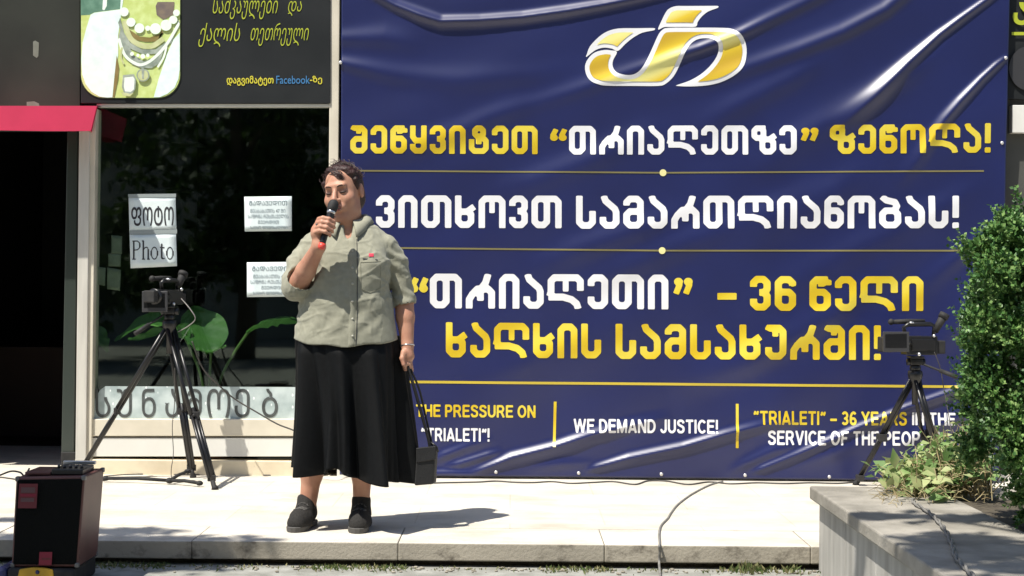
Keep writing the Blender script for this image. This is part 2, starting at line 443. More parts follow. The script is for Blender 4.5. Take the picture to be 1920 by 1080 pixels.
LG = {
 ' ': (.2, []), 'I': (.17, [[(k_,0),(k_,1)]]), 'L': (.56, [[(k_,1),(k_,k_),(.56,k_)]]), 'T': (.64, [[(0,.915),(.64,.915)],[(.32,.9),(.32,0)]]),
 'H': (.68, [[(k_,0),(k_,1)],[(.595,0),(.595,1)],[(k_,.52),(.595,.52)]]),
 'E': (.62, [[(.62,.915),(k_,.915),(k_,k_),(.62,k_)],[(k_,.52),(.56,.52)]]), 'F': (.58, [[(.58,.915),(k_,.915),(k_,0)],[(k_,.5),(.5,.5)]]),
 'P': (.63, [[(k_,0),(k_,.915),(.36,.915)]+arc(.36,.69,.185,.225,90,-90)+[(k_,.465)]]),
 'R': (.70, [[(k_,0),(k_,.915),(.38,.915)]+arc(.38,.695,.185,.22,90,-90)+[(k_,.475)],[(.3,.475),(.43,.4),(.62,0)]]),
 'S': (.64, [[(.55,.72),(.52,.83),(.43,.9),(.31,.915),(.19,.9),(.11,.83),(.09,.74),(.12,.65),(.22,.58),(.42,.5),(.53,.42),(.555,.3),(.53,.18),(.43,.1),(.31,.085),(.18,.1),(.1,.18),(.08,.3)]]),
 'U': (.68, [[(k_,1),(k_,.36)]+arc(.34,.36,.255,.275,180,360)+[(.595,1)]]), 'O': (.76, [arc(.38,.5,.295,.415,0,360,22)]),
 'N': (.70, [[(k_,0),(k_,1)],[(.615,0),(.615,1)],[(.1,.96),(.6,.04)]]), 'A': (.74, [[(.07,0),(.37,.97),(.67,0)],[(.17,.27),(.57,.27)]]),
 'V': (.68, [[(.06,1),(.34,.05),(.62,1)]]), 'Y': (.68, [[(.05,1),(.34,.46),(.63,1)],[(.34,.5),(.34,0)]]),
 'W': (1.02, [[(.06,1),(.27,.04),(.51,.94),(.75,.04),(.96,1)]]), 'M': (.84, [[(k_,0),(k_,1)],[(.755,0),(.755,1)],[(.12,.96),(.42,.06),(.72,.96)]]),
 'D': (.70, [[(k_,k_),(k_,.915),(.3,.915)]+arc(.3,.5,.315,.415,90,-90)+[(k_,k_)]]), 'C': (.70, [arc(.38,.5,.295,.415,38,322,18)]),
 'J': (.54, [[(.455,1),(.455,.28)]+arc(.27,.28,.185,.195,0,-180)]), '!': (.2, [[(.1,1),(.1,.3)],[(.1,.17),(.1,0)]]), '–': (.56, [[(0,.38),(.56,.38)]]),
 '3': (.56, [arc(.27,.7,.19,.215,160,-90,10)+arc(.27,.285,.2,.2,90,-160,10)]), '6': (.58, [arc(.29,.29,.2,.205,0,360,16),[(.09,.3),(.1,.62),(.17,.82),(.3,.915),(.42,.88),(.48,.78)]]),
 '“': (.42, [[(.09,.72),(.07,.8),(.14,.98)],[(.31,.72),(.29,.8),(.36,.98)]]), '”': (.42, [[(.12,.96),(.14,.86),(.06,.68)],[(.34,.96),(.36,.86),(.28,.68)]]),
}
def latin_text(s, x0, x1, yt0, yb0, yt1, yb1):
    return banner_text(s, x0, x1, yt0, yb0, yt1, yb1, .10, .045, LG, .090)
def banner_text(s, x0, x1, ytop0, ybot0, ytop1, ybot1, gap=.115, h=0.036, GL=GL, thick=.1):
    """verts in pixel space of the banner, faces"""
    adv = sum(GL[ch][0] for ch in s)+gap*(len(s)-1)
    V, F = [], []
    x = 0.0
    for ch in s:
        w, paths = GL[ch]
        X, Y = np.meshgrid(np.arange(-0.1, w+0.14, h), np.arange(-0.07, 1.1, h))
        D = np.full(X.shape, 9.0)
        half = .085 if ch in '“”' else thick
        for p in paths:
            D = np.minimum(D, seg_sdf(X, Y, p, half-(.014 if len(p) == 2 and thick == .1 and ch in 'ოლშუ' else 0)))
        if ch in '“”' and thick == .1:
            for p in paths:
                q = p[0] if ch == '“' else p[0]
                D = np.minimum(D, np.hypot(X-q[0]-(.01 if ch == '“' else -.01), Y-q[1])-.125)
        D = np.maximum(D, Y-1.0) ; D = np.maximum(D, -Y)
        v, f = contour(D, -0.1, -0.07, h)
        n = len(V)
        for a, b in v:
            u = (x+a)/adv
            yt = ytop0+(ytop1-ytop0)*u; yb = ybot0+(ybot1-ybot0)*u
            V.append((x0+(x1-x0)*u, yb+(yt-yb)*b))
        F += [tuple(i+n for i in q) for q in f]
        x += w+gap
    return V, F

def font_shape(body, offset=0.0, shear=0.0, res=3):
    c = bpy.data.curves.new("lettering_source", 'FONT')
    c.body = body; c.resolution_u = res; c.offset = offset; c.shear = shear
    o = bpy.data.objects.new("lettering_source", c)
    COL.objects.link(o)
    dg = bpy.context.evaluated_depsgraph_get(); dg.update()
    me = o.evaluated_get(dg).to_mesh()
    V = [(v.co.x, v.co.y) for v in me.vertices]
    F = [tuple(p.vertices) for p in me.polygons]
    o.evaluated_get(dg).to_mesh_clear()
    bpy.data.objects.remove(o); bpy.data.curves.remove(c)
    return V, F

def fit(V, x0, x1, yt0, yb0, yt1=None, yb1=None):
    """map the ink box onto a pixel box"""
    yt1 = yt0 if yt1 is None else yt1; yb1 = yb0 if yb1 is None else yb1
    xs = [a for a, b in V]; ys = [b for a, b in V]
    ax, bx, ay, by = min(xs), max(xs), min(ys), max(ys)
    out = []
    for a, b in V:
        u = (a-ax)/(bx-ax); w = (b-ay)/(by-ay)
        yt = yt0+(yt1-yt0)*u; yb = yb0+(yb1-yb0)*u
        out.append((x0+(x1-x0)*u, yb+(yt-yb)*w))
    return out

def dense(V, F, grow, h):
    """re-mesh a flat shape on a fine grid so that it can follow a wrinkled surface"""
    cnt = {}
    for f in F:
        for i in range(len(f)):
            a, b = f[i], f[(i+1) % len(f)]
            k = (V[a], V[b]) if V[a] < V[b] else (V[b], V[a])
            cnt[k] = cnt.get(k, 0)+1
    ed = [k for k, n in cnt.items() if n == 1]
    return field_shape(ed, grow, h)

def field_shape(ed, grow, h, inset=None):
    xs = [p[0] for e in ed for p in e]; ys = [p[1] for e in ed for p in e]
    x0, y0 = min(xs)-3*h-abs(grow), min(ys)-3*h-abs(grow)
    X, Y = np.meshgrid(np.arange(x0, max(xs)+3*h+abs(grow), h), np.arange(y0, max(ys)+3*h+abs(grow), h))
    return contour(poly_sdf(X, Y, ed)-grow, x0, y0, h)

def on_plane(V, Y):
    return [P(a, b, Y) for a, b in V]
# ------------------------------------------------------------------ ground, pavement, building
YW = 9.07      # plane of the shop front
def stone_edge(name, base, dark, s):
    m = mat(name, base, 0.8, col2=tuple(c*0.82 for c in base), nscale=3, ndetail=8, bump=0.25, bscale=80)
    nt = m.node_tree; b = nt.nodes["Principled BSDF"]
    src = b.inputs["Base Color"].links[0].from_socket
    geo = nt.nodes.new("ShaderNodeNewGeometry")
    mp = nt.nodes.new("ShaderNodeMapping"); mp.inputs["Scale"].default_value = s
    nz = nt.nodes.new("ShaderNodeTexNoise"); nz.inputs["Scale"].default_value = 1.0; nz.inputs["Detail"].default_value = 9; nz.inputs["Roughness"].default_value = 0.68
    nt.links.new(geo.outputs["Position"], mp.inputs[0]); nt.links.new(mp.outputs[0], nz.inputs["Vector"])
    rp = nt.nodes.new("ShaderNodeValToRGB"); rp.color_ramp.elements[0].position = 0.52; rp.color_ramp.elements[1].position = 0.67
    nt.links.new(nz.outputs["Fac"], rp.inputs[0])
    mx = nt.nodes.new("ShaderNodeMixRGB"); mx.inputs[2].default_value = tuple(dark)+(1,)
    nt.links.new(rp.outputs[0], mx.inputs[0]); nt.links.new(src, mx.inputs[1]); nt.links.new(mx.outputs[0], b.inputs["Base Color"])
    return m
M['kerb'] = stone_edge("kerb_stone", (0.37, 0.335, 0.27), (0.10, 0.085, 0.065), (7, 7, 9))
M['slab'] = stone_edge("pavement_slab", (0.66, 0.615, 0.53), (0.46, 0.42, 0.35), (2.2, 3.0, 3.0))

b = MB(); b.add([(-80,-80,-0.10),(80,-80,-0.10),(80,80,-0.10),(-80,80,-0.10)], [(0,1,2,3)])
tag(b.build("ground", M['ground']), kind="structure")

def paving_mat():
    m = M['slab'].copy(); m.name = "pavement_field"
    nt = m.node_tree; bs = nt.nodes["Principled BSDF"]
    src = bs.inputs["Base Color"].links[0].from_socket
    geo = nt.nodes.new("ShaderNodeNewGeometry")
    br = nt.nodes.new("ShaderNodeTexBrick")
    br.inputs["Scale"].default_value = 1.0; br.inputs["Brick Width"].default_value = 0.85; br.inputs["Row Height"].default_value = 0.52
    br.inputs["Mortar Size"].default_value = 0.004; br.inputs["Mortar Smooth"].default_value = 0.3
    br.inputs["Color1"].default_value = (1,1,1,1); br.inputs["Color2"].default_value = (0.95,0.95,0.94,1); br.inputs["Mortar"].default_value = (0.86,0.84,0.80,1)
    nt.links.new(geo.outputs["Position"], br.inputs["Vector"])
    mx = nt.nodes.new("ShaderNodeMixRGB"); mx.blend_type = 'MULTIPLY'; mx.inputs[0].default_value = 1.0
    nt.links.new(src, mx.inputs[1]); nt.links.new(br.outputs[0], mx.inputs[2]); nt.links.new(mx.outputs[0], bs.inputs["Base Color"])
    return m
b = MB()
b.box((-9, 7.146, -0.099), (9, 13.2, 0.0))
tag(b.build("pavement", paving_mat()), kind="structure")
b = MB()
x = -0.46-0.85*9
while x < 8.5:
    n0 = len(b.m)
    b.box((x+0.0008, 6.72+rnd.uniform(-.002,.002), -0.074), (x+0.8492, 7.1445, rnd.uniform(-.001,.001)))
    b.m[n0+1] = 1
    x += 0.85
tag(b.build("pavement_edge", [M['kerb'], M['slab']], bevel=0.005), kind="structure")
b = MB(); b.box((-9, 6.785, -0.0995), (9, 7.14, -0.0755))
tag(b.build("pavement_base", M['dark_earth']), kind="structure")

shop = empty("shop_building", (0, YW, 0))
tag(shop, "shop front with dark glass, cream mullions and a pale sill behind the woman", "building")
def shop_part(bm, name, mats, bevel=0.0, smooth=False):
    return keep_place(bm.build(name, mats, None, smooth, bevel), shop)
def rect(b, x0, y0, x1, y1, Y0, Y1, mi=0, lean=None):
    """block whose front face covers a pixel rectangle of the shop front at depth Y0"""
    xa0, xa1 = (x0, x1) if lean is None else lean
    p = [P(x0, y0, Y0), P(x1, y0, Y0), P(xa1, y1, Y0), P(xa0, y1, Y0)]
    b.prism(p[::-1], (0, Y0, 0), (0, Y1, 0), mi)
b = MB()
rect(b, 641, -520, 2600, 893, YW+.03, YW+.25)
rect(b, -900, -520, -260, 893, YW+.03, YW+.25)
rect(b, -260, -520, 641, -260, YW+.03, YW+.25)
rect(b, -260, 240, -190, 893, YW+.03, YW+.25)
shop_part(b, "wall", M['wall_dark'])
b = MB(); rect(b, -260, -258, 150, 246, YW+.01, YW+.06)
panel = shop_part(b, "fascia_panel", M['panel_dark'], bevel=.003)
b = MB()
mk = [(62, 78), (66, 76), (73, 80), (72, 105), (69, 109), (62, 104)]
b.add([P(a, c, YW+.0085) for a, c in mk], [tuple(range(6))])
b.add([P(a, c, YW+.0085) for a, c in [(50, 191), (64, 190), (73, 194), (74, 199), (50, 199)]], [(0,1,2,3,4)])
for q in b.pieces(): shop_part(q, "worn_patch", M['paper_old'])  # two paler marks on the fascia panel
b = MB()
rect(b, 148, 243, 168, 872, YW-.045, YW+.09, 0, lean=(141, 161))
shop_part(b, "mullion", M['alu'], bevel=.004)
b = MB()
rect(b, 168.5, 203, 180, 872, YW-.03, YW+.09, 0, lean=(161.5, 171))
shop_part(b, "mullion_edge", M['alu_cream'], bevel=.003)
b = MB()
rect(b, 621, -250, 639, 880, YW-.02, YW+.09, 0, lean=(612, 630))
shop_part(b, "mullion", M['alu_cream'], bevel=.004)
b = MB(); rect(b, 181, 194.5, 620, 200.5, YW-.012, YW+.05)
shop_part(b, "transom", M['white_panel'], bevel=.002)
b = MB()
rect(b, 166, 786, 612, 818, YW-.014, YW+.09)
sill = shop_part(b, "sill", M['alu_cream'], bevel=.004)
b = MB(); rect(b, 172, 821, 612, 856, YW-.006, YW+.09)
shop_part(b, "base_panel", M['white_panel'], bevel=.002)
b = MB(); b.box((P(150,0,YW).x, YW-.025, -0.02), (P(612,0,YW).x, YW+.1, 0.083))
shop_part(b, "plinth", M['beige'], bevel=.006)
b = MB(); b.box((P(640,0,YW).x, YW-.015, -0.02), (P(2500,0,YW).x, YW+.028, 0.045))
shop_part(b, "plinth", M['white_panel'], bevel=.004)
b = MB(); rect(b, 173, 201, 617, 786, YW+.03, YW+.036)
shop_part(b, "window_glass", M['glass'])
# door reveal, a dark glazed side light that runs back into the doorway
b = MB()
p0, p1 = P(128, 246, YW+.02), P(116, 872, YW+.02)
q0, q1 = P(147.5, 246, YW+.02), P(140, 872, YW+.02)
b.prism([Vector((p1.x, YW, 0)), Vector((q1.x, YW, 0)), Vector((q0.x, YW, 1.94)), Vector((p0.x, YW, 1.94))], (0,0,0), (0,.08,0))
shop_part(b, "door_frame", M['door_frame'], bevel=.004)
b = MB(); rect(b, 114, 848, 141, 874, YW-.02, YW+.1)
shop_part(b, "door_foot", M['black_matte'], bevel=.004)
# rooms
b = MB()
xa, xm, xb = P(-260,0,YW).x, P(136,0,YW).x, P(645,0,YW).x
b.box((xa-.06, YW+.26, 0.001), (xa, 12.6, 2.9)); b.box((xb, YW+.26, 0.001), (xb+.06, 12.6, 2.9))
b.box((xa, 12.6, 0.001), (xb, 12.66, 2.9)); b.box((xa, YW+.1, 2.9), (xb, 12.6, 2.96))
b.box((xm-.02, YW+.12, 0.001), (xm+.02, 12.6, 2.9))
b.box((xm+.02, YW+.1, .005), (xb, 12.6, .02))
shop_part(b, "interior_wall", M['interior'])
b = MB(); b.box((xa+.05, 11.2, 0.0), (xm-.5, 12.0, 0.62)); b.box((xa+.05, 10.6, 0.002), (xm-.02, 12.5, 0.006))  # counter, then a thin dark sheet painting the shade on the doorway floor
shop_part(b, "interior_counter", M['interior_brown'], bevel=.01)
b = MB()
for px0, py0, px1, py1, Y in ((290, 680, 385, 684, 9.6), (300, 266, 372, 270, 10.4), (250, 354, 350, 358, 10.8)):
    a, c = P(px0, py0, Y), P(px1, py1, Y)
    b.box((a.x, Y, c.z), (c.x, Y+.25, a.z))
for q in b.pieces(): shop_part(q, "interior_shelf", M['grey_plastic'])

# awning
aw = MB()
A, B_ = P(-320, 200, YW-.30), P(183, 200, YW-.30)
C_, D_ = P(172, 246, YW-.30), P(-320, 243, YW-.30)
n = 26
top, bot = [], []
for i in range(n+1):
    t = i/n
    dy = .0015*math.sin(t*17)
    top.append(A.lerp(B_, t)); p = D_.lerp(C_, t); p.y += dy; p.z += .0012*math.sin(t*13); bot.append(p)
vs = top+bot; k = n+1
fs = [(i, i+1, k+i+1, k+i) for i in range(n)]
zt = .03
vs2 = [Vector((p.x*(YW/(YW-.30)) if i == n else p.x, YW, p.z+zt)) for i, p in enumerate(top)]
vs += vs2
fs += [(2*k+i, 2*k+i+1, i+1, i) for i in range(n)]
vs += [Vector((bot[-1].x*(YW/(YW-.30)), YW, bot[-1].z+.02))]
fs += [(n, k+n, 3*k, 3*k-1)]
aw.add(vs, fs)
o = aw.build("awning", M['red_fabric'], smooth=False)
sd = o.modifiers.new("cloth", 'SOLIDIFY'); sd.thickness = .006
tag(o, "short pink-red fabric awning above the dark doorway", "awning")

# ------------------------------------------------------------------ shop sign with lettering and a printed picture
YS = YW-.03
sign = empty("shop_sign", P(390, 194, YS)); tag(sign, "black shop sign with a jewellery picture and lime Georgian script above the window", "sign")
b = MB(); rect(b, 151.5, -260, 619, 193.5, YS, YS+.055)
keep_place(b.build("sign_board", M['sign_black'], bevel=.002), sign)
def flat(parent, name, m, shapes, Y):
    b = MB()
    for V, F in shapes:
        b.add(on_plane(V, Y), F)
    return [keep_place(q.build(name, m), parent) for q in b.pieces()]
def line_text(body, x0, x1, yt, yb, off=0.0, shear=0.0, yt1=None, yb1=None):
    V, F = font_shape(body, off, shear)
    return (fit(V, x0, x1, yt, yb, yt1, yb1), F)
YT = YS-.003
flat(sign, "lettering", M['script'], [line_text("სამკაულები", 399, 521, -9, 36, -.008, .35), line_text("და", 540, 566, 2, 30, -.008, .35),
     line_text("ქალის", 372, 450, 43, 88, -.008, .35), line_text("თეთრეული", 470, 579, 43, 86, -.008, .35)], YT)
flat(sign, "lettering", M['yellow_print'], [line_text("დაგვიმატეთ", 425, 513, 142, 161, .022), line_text("-ზე", 581, 604, 142, 158, .02)], YT)
flat(sign, "lettering", M['blue_print'], [line_text("Facebook", 518, 581, 142, 157, .004)], YT)
# the printed picture: a neck with bead necklaces between two pale lapels
pc = [mat("print_"+n, c, .45, spec=.4, col2=c2, nscale=22) for n, c, c2 in (
    ("skin", (.55,.66,.20), (.66,.78,.32)), ("cloth", (.74,.95,.84), (.84,.98,.92)), ("pale", (.80,.95,.80), (.88,.97,.86)),
    ("green", (.10,.22,.15), (.16,.31,.22)), ("shade", (.22,.17,.05), (.28,.22,.08)), ("chain", (.22,.27,.22), (.44,.50,.42)),
    ("gold", (.50,.55,.25), (.62,.66,.36)), ("throat", (.16,.13,.12), (.24,.19,.14)), ("edge", (.02,.03,.01), (.03,.04,.015)))]
def zq(pts): return [(140+a*.1852, b_*.1852) for a, b_ in pts]
def roundrect(x0, y0, x1, y1, r, top=-60):
    pts = [(x0, top), (x1, top)]
    for cx, cy, a0 in ((x1-r, y1-r, 0), (x0+r, y1-r, 90)):
        for k in range(9):
            a = math.radians(a0+k*90/8); pts.append((cx+r*math.cos(a), cy+r*math.sin(a)))
    return pts
pic = MB(); layer = [0]
def lay(pts, mi):
    layer[0] += 1
    pic.add(on_plane(pts, YT-.0004*layer[0]), [tuple(range(len(pts)))], mi)
lay(roundrect(150.5, 0, 339.5, 185, 44), 8)
lay(roundrect(152, 0, 337.5, 183.2, 43), 0)
cl = lambda pts: [(min(max(x_, 152.6), 337), y_) for x_, y_ in pts]
lay(zq([(62,-200),(480,-200),(470,90),(200,125),(150,150),(62,155)]), 3)
lay(zq([(290,-60),(330,-60),(325,60),(300,105),(280,95)]), 2)
lay(zq([(200,128),(460,95),(480,-200),(520,-200),(470,150),(440,360),(440,560),(400,800),(382,985),(330,988),(250,978),(170,930),(110,850),(75,750),(66,600),(80,430),(120,280),(160,150)]), 1)
lay(zq([(1064,330),(1064,700),(1050,800),(1010,890),(940,950),(860,984),(800,985),(850,800),(930,560),(1000,400)]), 1)
lay(zq([(840,20),(1010,20),(1000,150),(900,200),(830,150),(820,60)]), 7)
lay(zq([(540,290),(660,370),(760,380),(900,330),(880,300),(840,420),(720,425),(600,400)]), 4)
lay(zq([(425,560),(450,690),(440,800),(400,985),(385,985),(400,800)]), 4)
lay(zq([(460,180),(500,330),(560,430),(680,500),(820,500),(960,400),(1050,200),(1064,230),(980,430),(830,545),(690,550),(560,490),(480,360),(440,230)]), 5)
lay(zq([(470,260),(520,420),(600,560),(700,620),(800,590),(900,510),(860,640),(780,690),(680,690),(580,650),(490,520),(445,380)]), 5)
for pts, mi, r in (([(500,210),(560,380),(650,450),(720,470),(800,460),(900,390)], 6, 26), ([(445,390),(510,560),(620,645),(700,650),(800,590),(930,450),(1060,230)], 2, 15),
                   ([(480,480),(470,580),(500,650)], 6, 9), ([(930,470),(900,580),(840,680)], 2, 10)):
    layer[0] += 1
    path = [(x_, y_) for x_, y_, *_ in smooth_path([(a, c, 0) for a, c in pts], 6)]
    vs = []
    for i, (x_, y_) in enumerate(path):
        a, c = path[max(i-1,0)], path[min(i+1,len(path)-1)]
        L = math.hypot(c[0]-a[0], c[1]-a[1]); nx_, ny_ = -(c[1]-a[1])/L, (c[0]-a[0])/L
        vs += [(x_+nx_*r, y_+ny_*r), (x_-nx_*r, y_-ny_*r)]
    pic.add(on_plane(cl(zq(vs)), YT-.0004*layer[0]), [(2*i, 2*i+1, 2*i+3, 2*i+2) for i in range(len(path)-1)], mi)
def disc(x_, y_, r, mi, ry=None):
    lay(cl(zq([(x_+r*math.cos(a*math.pi/10), y_+(ry or r)*math.sin(a*math.pi/10)) for a in range(20)])), mi)
for x_, y_, r in ((500,120,46),(570,225,46),(655,285,50),(740,285,26),(818,290,56),(925,255,56),(998,200,42),(1030,130,34)): disc(x_, y_, r, 2)
for x_, y_, r in ((690,570,24),(580,545,20),(640,560,16),(740,560,18)): disc(x_, y_, r, 2)
disc(692,760,66,5); disc(692,762,54,6); lay(zq([(676,690),(690,680),(706,700),(700,800),(684,800)]), 5)
lay(zq([(490,760),(600,750),(622,800),(615,900),(580,950),(500,945),(478,880)]), 5)
lay(zq([(505,785),(590,775),(607,800),(600,905),(570,930),(510,925),(498,880)]), 2)
lay(zq([(470,930),(560,950),(600,940),(560,975),(490,970)]), 6)
keep_place(pic.build("printed_picture", pc), sign)

# second sign, mostly hidden behind the right edge of the banner
sign2 = empty("shop_sign", P(1960, 186, YS)); tag(sign2, "dark shop sign with a lime letter showing past the banner's right edge", "sign")
b = MB(); rect(b, 1860, -260, 2400, 186, YS+.01, YS+.055)
keep_place(b.build("sign_board", M['sign_black'], bevel=.002), sign2)
flat(sign2, "lettering", M['script'], [line_text("ა", 1899, 1932, 4, 47, .02), ([(1897,60),(1945,60),(1945,66),(1897,66)], [(0,1,2,3)])], YT)
gr = [(1930+38*math.cos(a*math.pi/16), 128+42*math.sin(a*math.pi/16)) for a in range(33)]
flat(sign2, "printed_disc", M['grey_plastic'], [(gr, [tuple(range(33))])], YT)
b = MB(); rect(b, 1898, 197, 2500, 249, YW-.03, YW+.03)
shop_part(b, "transom", M['white_panel'], bevel=.003)

# ------------------------------------------------------------------ papers on the glass
YP = YW+.022
def sheet(name, quad, label, group=None, m=None, Y=YP, wav=.0012):
    o = MB(); N = 7
    p = [Vector(q+(0,)) for q in quad]
    vs = []
    for j in range(N):
        for i in range(N):
            u, v = i/(N-1), j/(N-1)
            q = p[0].lerp(p[1], u).lerp(p[3].lerp(p[2], u), v)
            w = P(q.x, q.y, Y); w.y -= wav*abs(math.sin(3*u+2.3*v+q.x)); vs.append(w)
    o.add(vs, [(j*N+i, j*N+i+1, (j+1)*N+i+1, (j+1)*N+i) for j in range(N-1) for i in range(N-1)])
    ob = o.build(name, m or M['paper'], smooth=True)
    sd = ob.modifiers.new("paper", 'SOLIDIFY'); sd.thickness = .0012; sd.offset = 0
    return tag(ob, label, "paper sheet", group)
def printed(parent, shapes, m, Y=YP-.0026):
    b = MB()
    for V, F in shapes: b.add(on_plane(V, Y), F)
    return [q.build("lettering", m, parent) for q in b.pieces()]
def thin(paths, x0, y0, sx, sy):
    X, Y = np.meshgrid(np.arange(-.2, 4.2, .02), np.arange(-.15, 1.3, .02))
    D = np.full(X.shape, 9.)
    for hf, p in paths: D = np.minimum(D, seg_sdf(X, Y, p, hf))
    V, F = contour(D, -.2, -.15, .02)
    return ([(x0+a*sx, y0-c*sy) for a, c in V], F)
def circ(cx, cy, rx, ry, n=14): return [(round(cx+rx*math.cos(2*math.pi*k/n), 4), round(cy+ry*math.sin(2*math.pi*k/n), 4)) for k in range(n)]+[(round(cx+rx, 4), round(cy, 4))]
s1 = sheet("paper_notice", [(241,367),(329,366),(331,432),(243,437)], "white sheet with one word in large black Georgian letters on the shop window", "photo sheets on the window")
printed(s1, [line_text("ᲤᲝᲢᲝ", 246, 326, 387, 424, .012, 0, 386, 423)], M['ink'])
s2 = sheet("paper_notice", [(243,439),(330,435),(332,499),(245,503)], "white sheet reading Photo taped under the Georgian sheet on the window", "photo sheets on the window")
k, t = .055, .03
ph = [(k,[(.1,0),(.1,1)]),(t,[(0,0),(.24,0)]),(t,[(0,1),(.3,1)]),(t,[(.1,1),(.36,1),(.52,.9),(.52,.64),(.38,.52),(.1,.5)]),(k,[(.53,.88),(.53,.66)]),
      (k,[(.78,0),(.78,1.02)]),(t,[(.68,0),(.9,0)]),(t,[(.68,1),(.8,1.02)]),(t,[(.78,.5),(.9,.64),(1.04,.66),(1.12,.58)]),(k,[(1.13,.56),(1.13,0)]),(t,[(1.04,0),(1.24,0)]),
      (t,circ(1.56,.33,.22,.33)),(k,[(1.34,.2),(1.34,.46)]),(k,[(1.78,.2),(1.78,.46)]),
      (k,[(2.08,.86),(2.08,.1),(2.14,.02)]),(t,[(2.14,.02),(2.3,.04)]),(t,[(1.96,.64),(2.28,.64)]),
      (t,circ(2.66,.33,.22,.33)),(k,[(2.44,.2),(2.44,.46)]),(k,[(2.88,.2),(2.88,.46)])]
printed(s2, [thin(ph, 248, 486, 26.5, 34)], M['ink'])
b = MB()
for q in ([(240,364),(330,363),(330,370),(241,371)], [(242,432),(332,430),(332,438),(243,440)]):
    b.add([P(x_, y_, YP-.0034) for x_, y_ in q], [(0,1,2,3)])
for q in b.pieces(): q.build("tape", M['tape'], s1)
def notice(quad, label, extra=0):
    s = sheet("paper_notice", quad, label, "we have moved notices")
    x0, y0 = quad[0]; dx = quad[1][0]-x0; H = quad[3][1]-y0; lx = (quad[3][0]-x0)
    L = [("ᲒᲐᲓᲐᲕᲔᲓᲘᲗ", .10, .90, .11, .25, .004), ("ᲛᲔᲐᲑᲐᲑᲐᲗᲘᲡ 47 ᲨᲘ", .12, .86, .35, .46, .003), ("ᲡᲐᲤᲠᲜᲐ ᲠᲣᲡᲗᲐᲕᲔᲚᲘᲡ", .07, .93, .51, .62, .003), ("ᲒᲕᲔᲠᲓᲘᲗ", .28, .72, .68, .78, .003), ("ᲡᲐᲪᲮᲝ ᲤᲝᲢᲝᲡᲐᲚᲝᲜᲘ", .12, .90, .84, .93, .002)]
    printed(s, [line_text(tx, x0+dx*a+lx*c, x0+dx*d+lx*c, y0+H*c, y0+H*e, off) for tx, a, d, c, e, off in L], M['ink_grey'])
    return s
notice([(458,369),(547,368),(547,433),(459,434)], "white notice printed with lines of Georgian text, hanging clear above the woman's elbow")
notice([(463,492),(560,491),(560,556),(463,557)], "white notice with Georgian text, partly hidden behind the woman's elbow")
for i, (q, lab) in enumerate((([(209,441),(229,443),(229,476),(209,475)], "small faded slip inside the window, topmost of four"),
        ([(203,476),(227,476),(226,500),(203,499)], "small faded slip inside the window directly under the topmost slip"),
        ([(180,500),(198,502),(197,536),(180,533)], "narrow faded slip inside the window beside the cream mullion"),
        ([(201,501),(227,506),(225,545),(201,542)], "largest faded slip inside the window, lowest of four"))):
    sheet("paper_slip", q, lab, "faded slips inside the window", M['paper_old'], YW+.06, .002)

# strip of glittering film with large letters along the window foot
def glitter():
    m = mat("silver_film", (.36,.44,.44), .35, col2=(.58,.66,.65), nscale=9, spec=.5)
    nt = m.node_tree; bs = nt.nodes["Principled BSDF"]; src = bs.inputs["Base Color"].links[0].from_socket
    vo = nt.nodes.new("ShaderNodeTexVoronoi"); vo.inputs["Scale"].default_value = 60
    geo = nt.nodes.new("ShaderNodeNewGeometry")
    mp = nt.nodes.new("ShaderNodeMapping"); mp.inputs["Scale"].default_value = (1, 1, .55)
    nt.links.new(geo.outputs["Position"], mp.inputs[0]); nt.links.new(mp.outputs[0], vo.inputs["Vector"])
    wn_ = nt.nodes.new("ShaderNodeSeparateColor"); nt.links.new(vo.outputs["Color"], wn_.inputs[0])
    rp = nt.nodes.new("ShaderNodeValToRGB"); rp.color_ramp.elements[0].position = .86; rp.color_ramp.elements[1].position = .90
    nt.links.new(wn_.outputs[0], rp.inputs[0])
    r2 = nt.nodes.new("ShaderNodeValToRGB"); r2.color_ramp.elements[0].position = .18; r2.color_ramp.elements[0].color = (1,1,1,1); r2.color_ramp.elements[1].position = .34; r2.color_ramp.elements[1].color = (0,0,0,1)
    nt.links.new(vo.outputs["Distance"], r2.inputs[0])
    mu = nt.nodes.new("ShaderNodeMath"); mu.operation = 'MULTIPLY'
    nt.links.new(rp.outputs[0], mu.inputs[0]); nt.links.new(r2.outputs[0], mu.inputs[1])
    mx = nt.nodes.new("ShaderNodeMixRGB"); mx.inputs[2].default_value = (.95,.98,.98,1)
    nt.links.new(mu.outputs[0], mx.inputs[0]); nt.links.new(src, mx.inputs[1]); nt.links.new(mx.outputs[0], bs.inputs["Base Color"])
    return m
b = MB()
top_ = [(198,724),(616,726)]; arc = [(172,770),(175,755),(181,742),(188,731)]
pts = [(171,785)]+arc+top_+[(616,786)]
b.add(on_plane(pts, YW+.027), [tuple(range(len(pts)))])
strip = tag(b.build("window_film", glitter()), "silvery glitter film strip with tall grey Georgian letters along the window foot", "window film")
sh = []
for ch, x0, x1 in (("Ს",179,207),("Უ",219,247),("Ნ",266,292),("Ა",309,336),("Მ",350,378),("Ო",388,432),("Ე",440,468),("Ბ",491,521)):
    V, F = font_shape(ch, .0); sh.append((fit(V, x0, x1, 729, 783), F))
printed(strip, sh, mat("film_letter", (.045,.05,.05), .5, col2=(.09,.10,.098), nscale=20), YW+.0245)

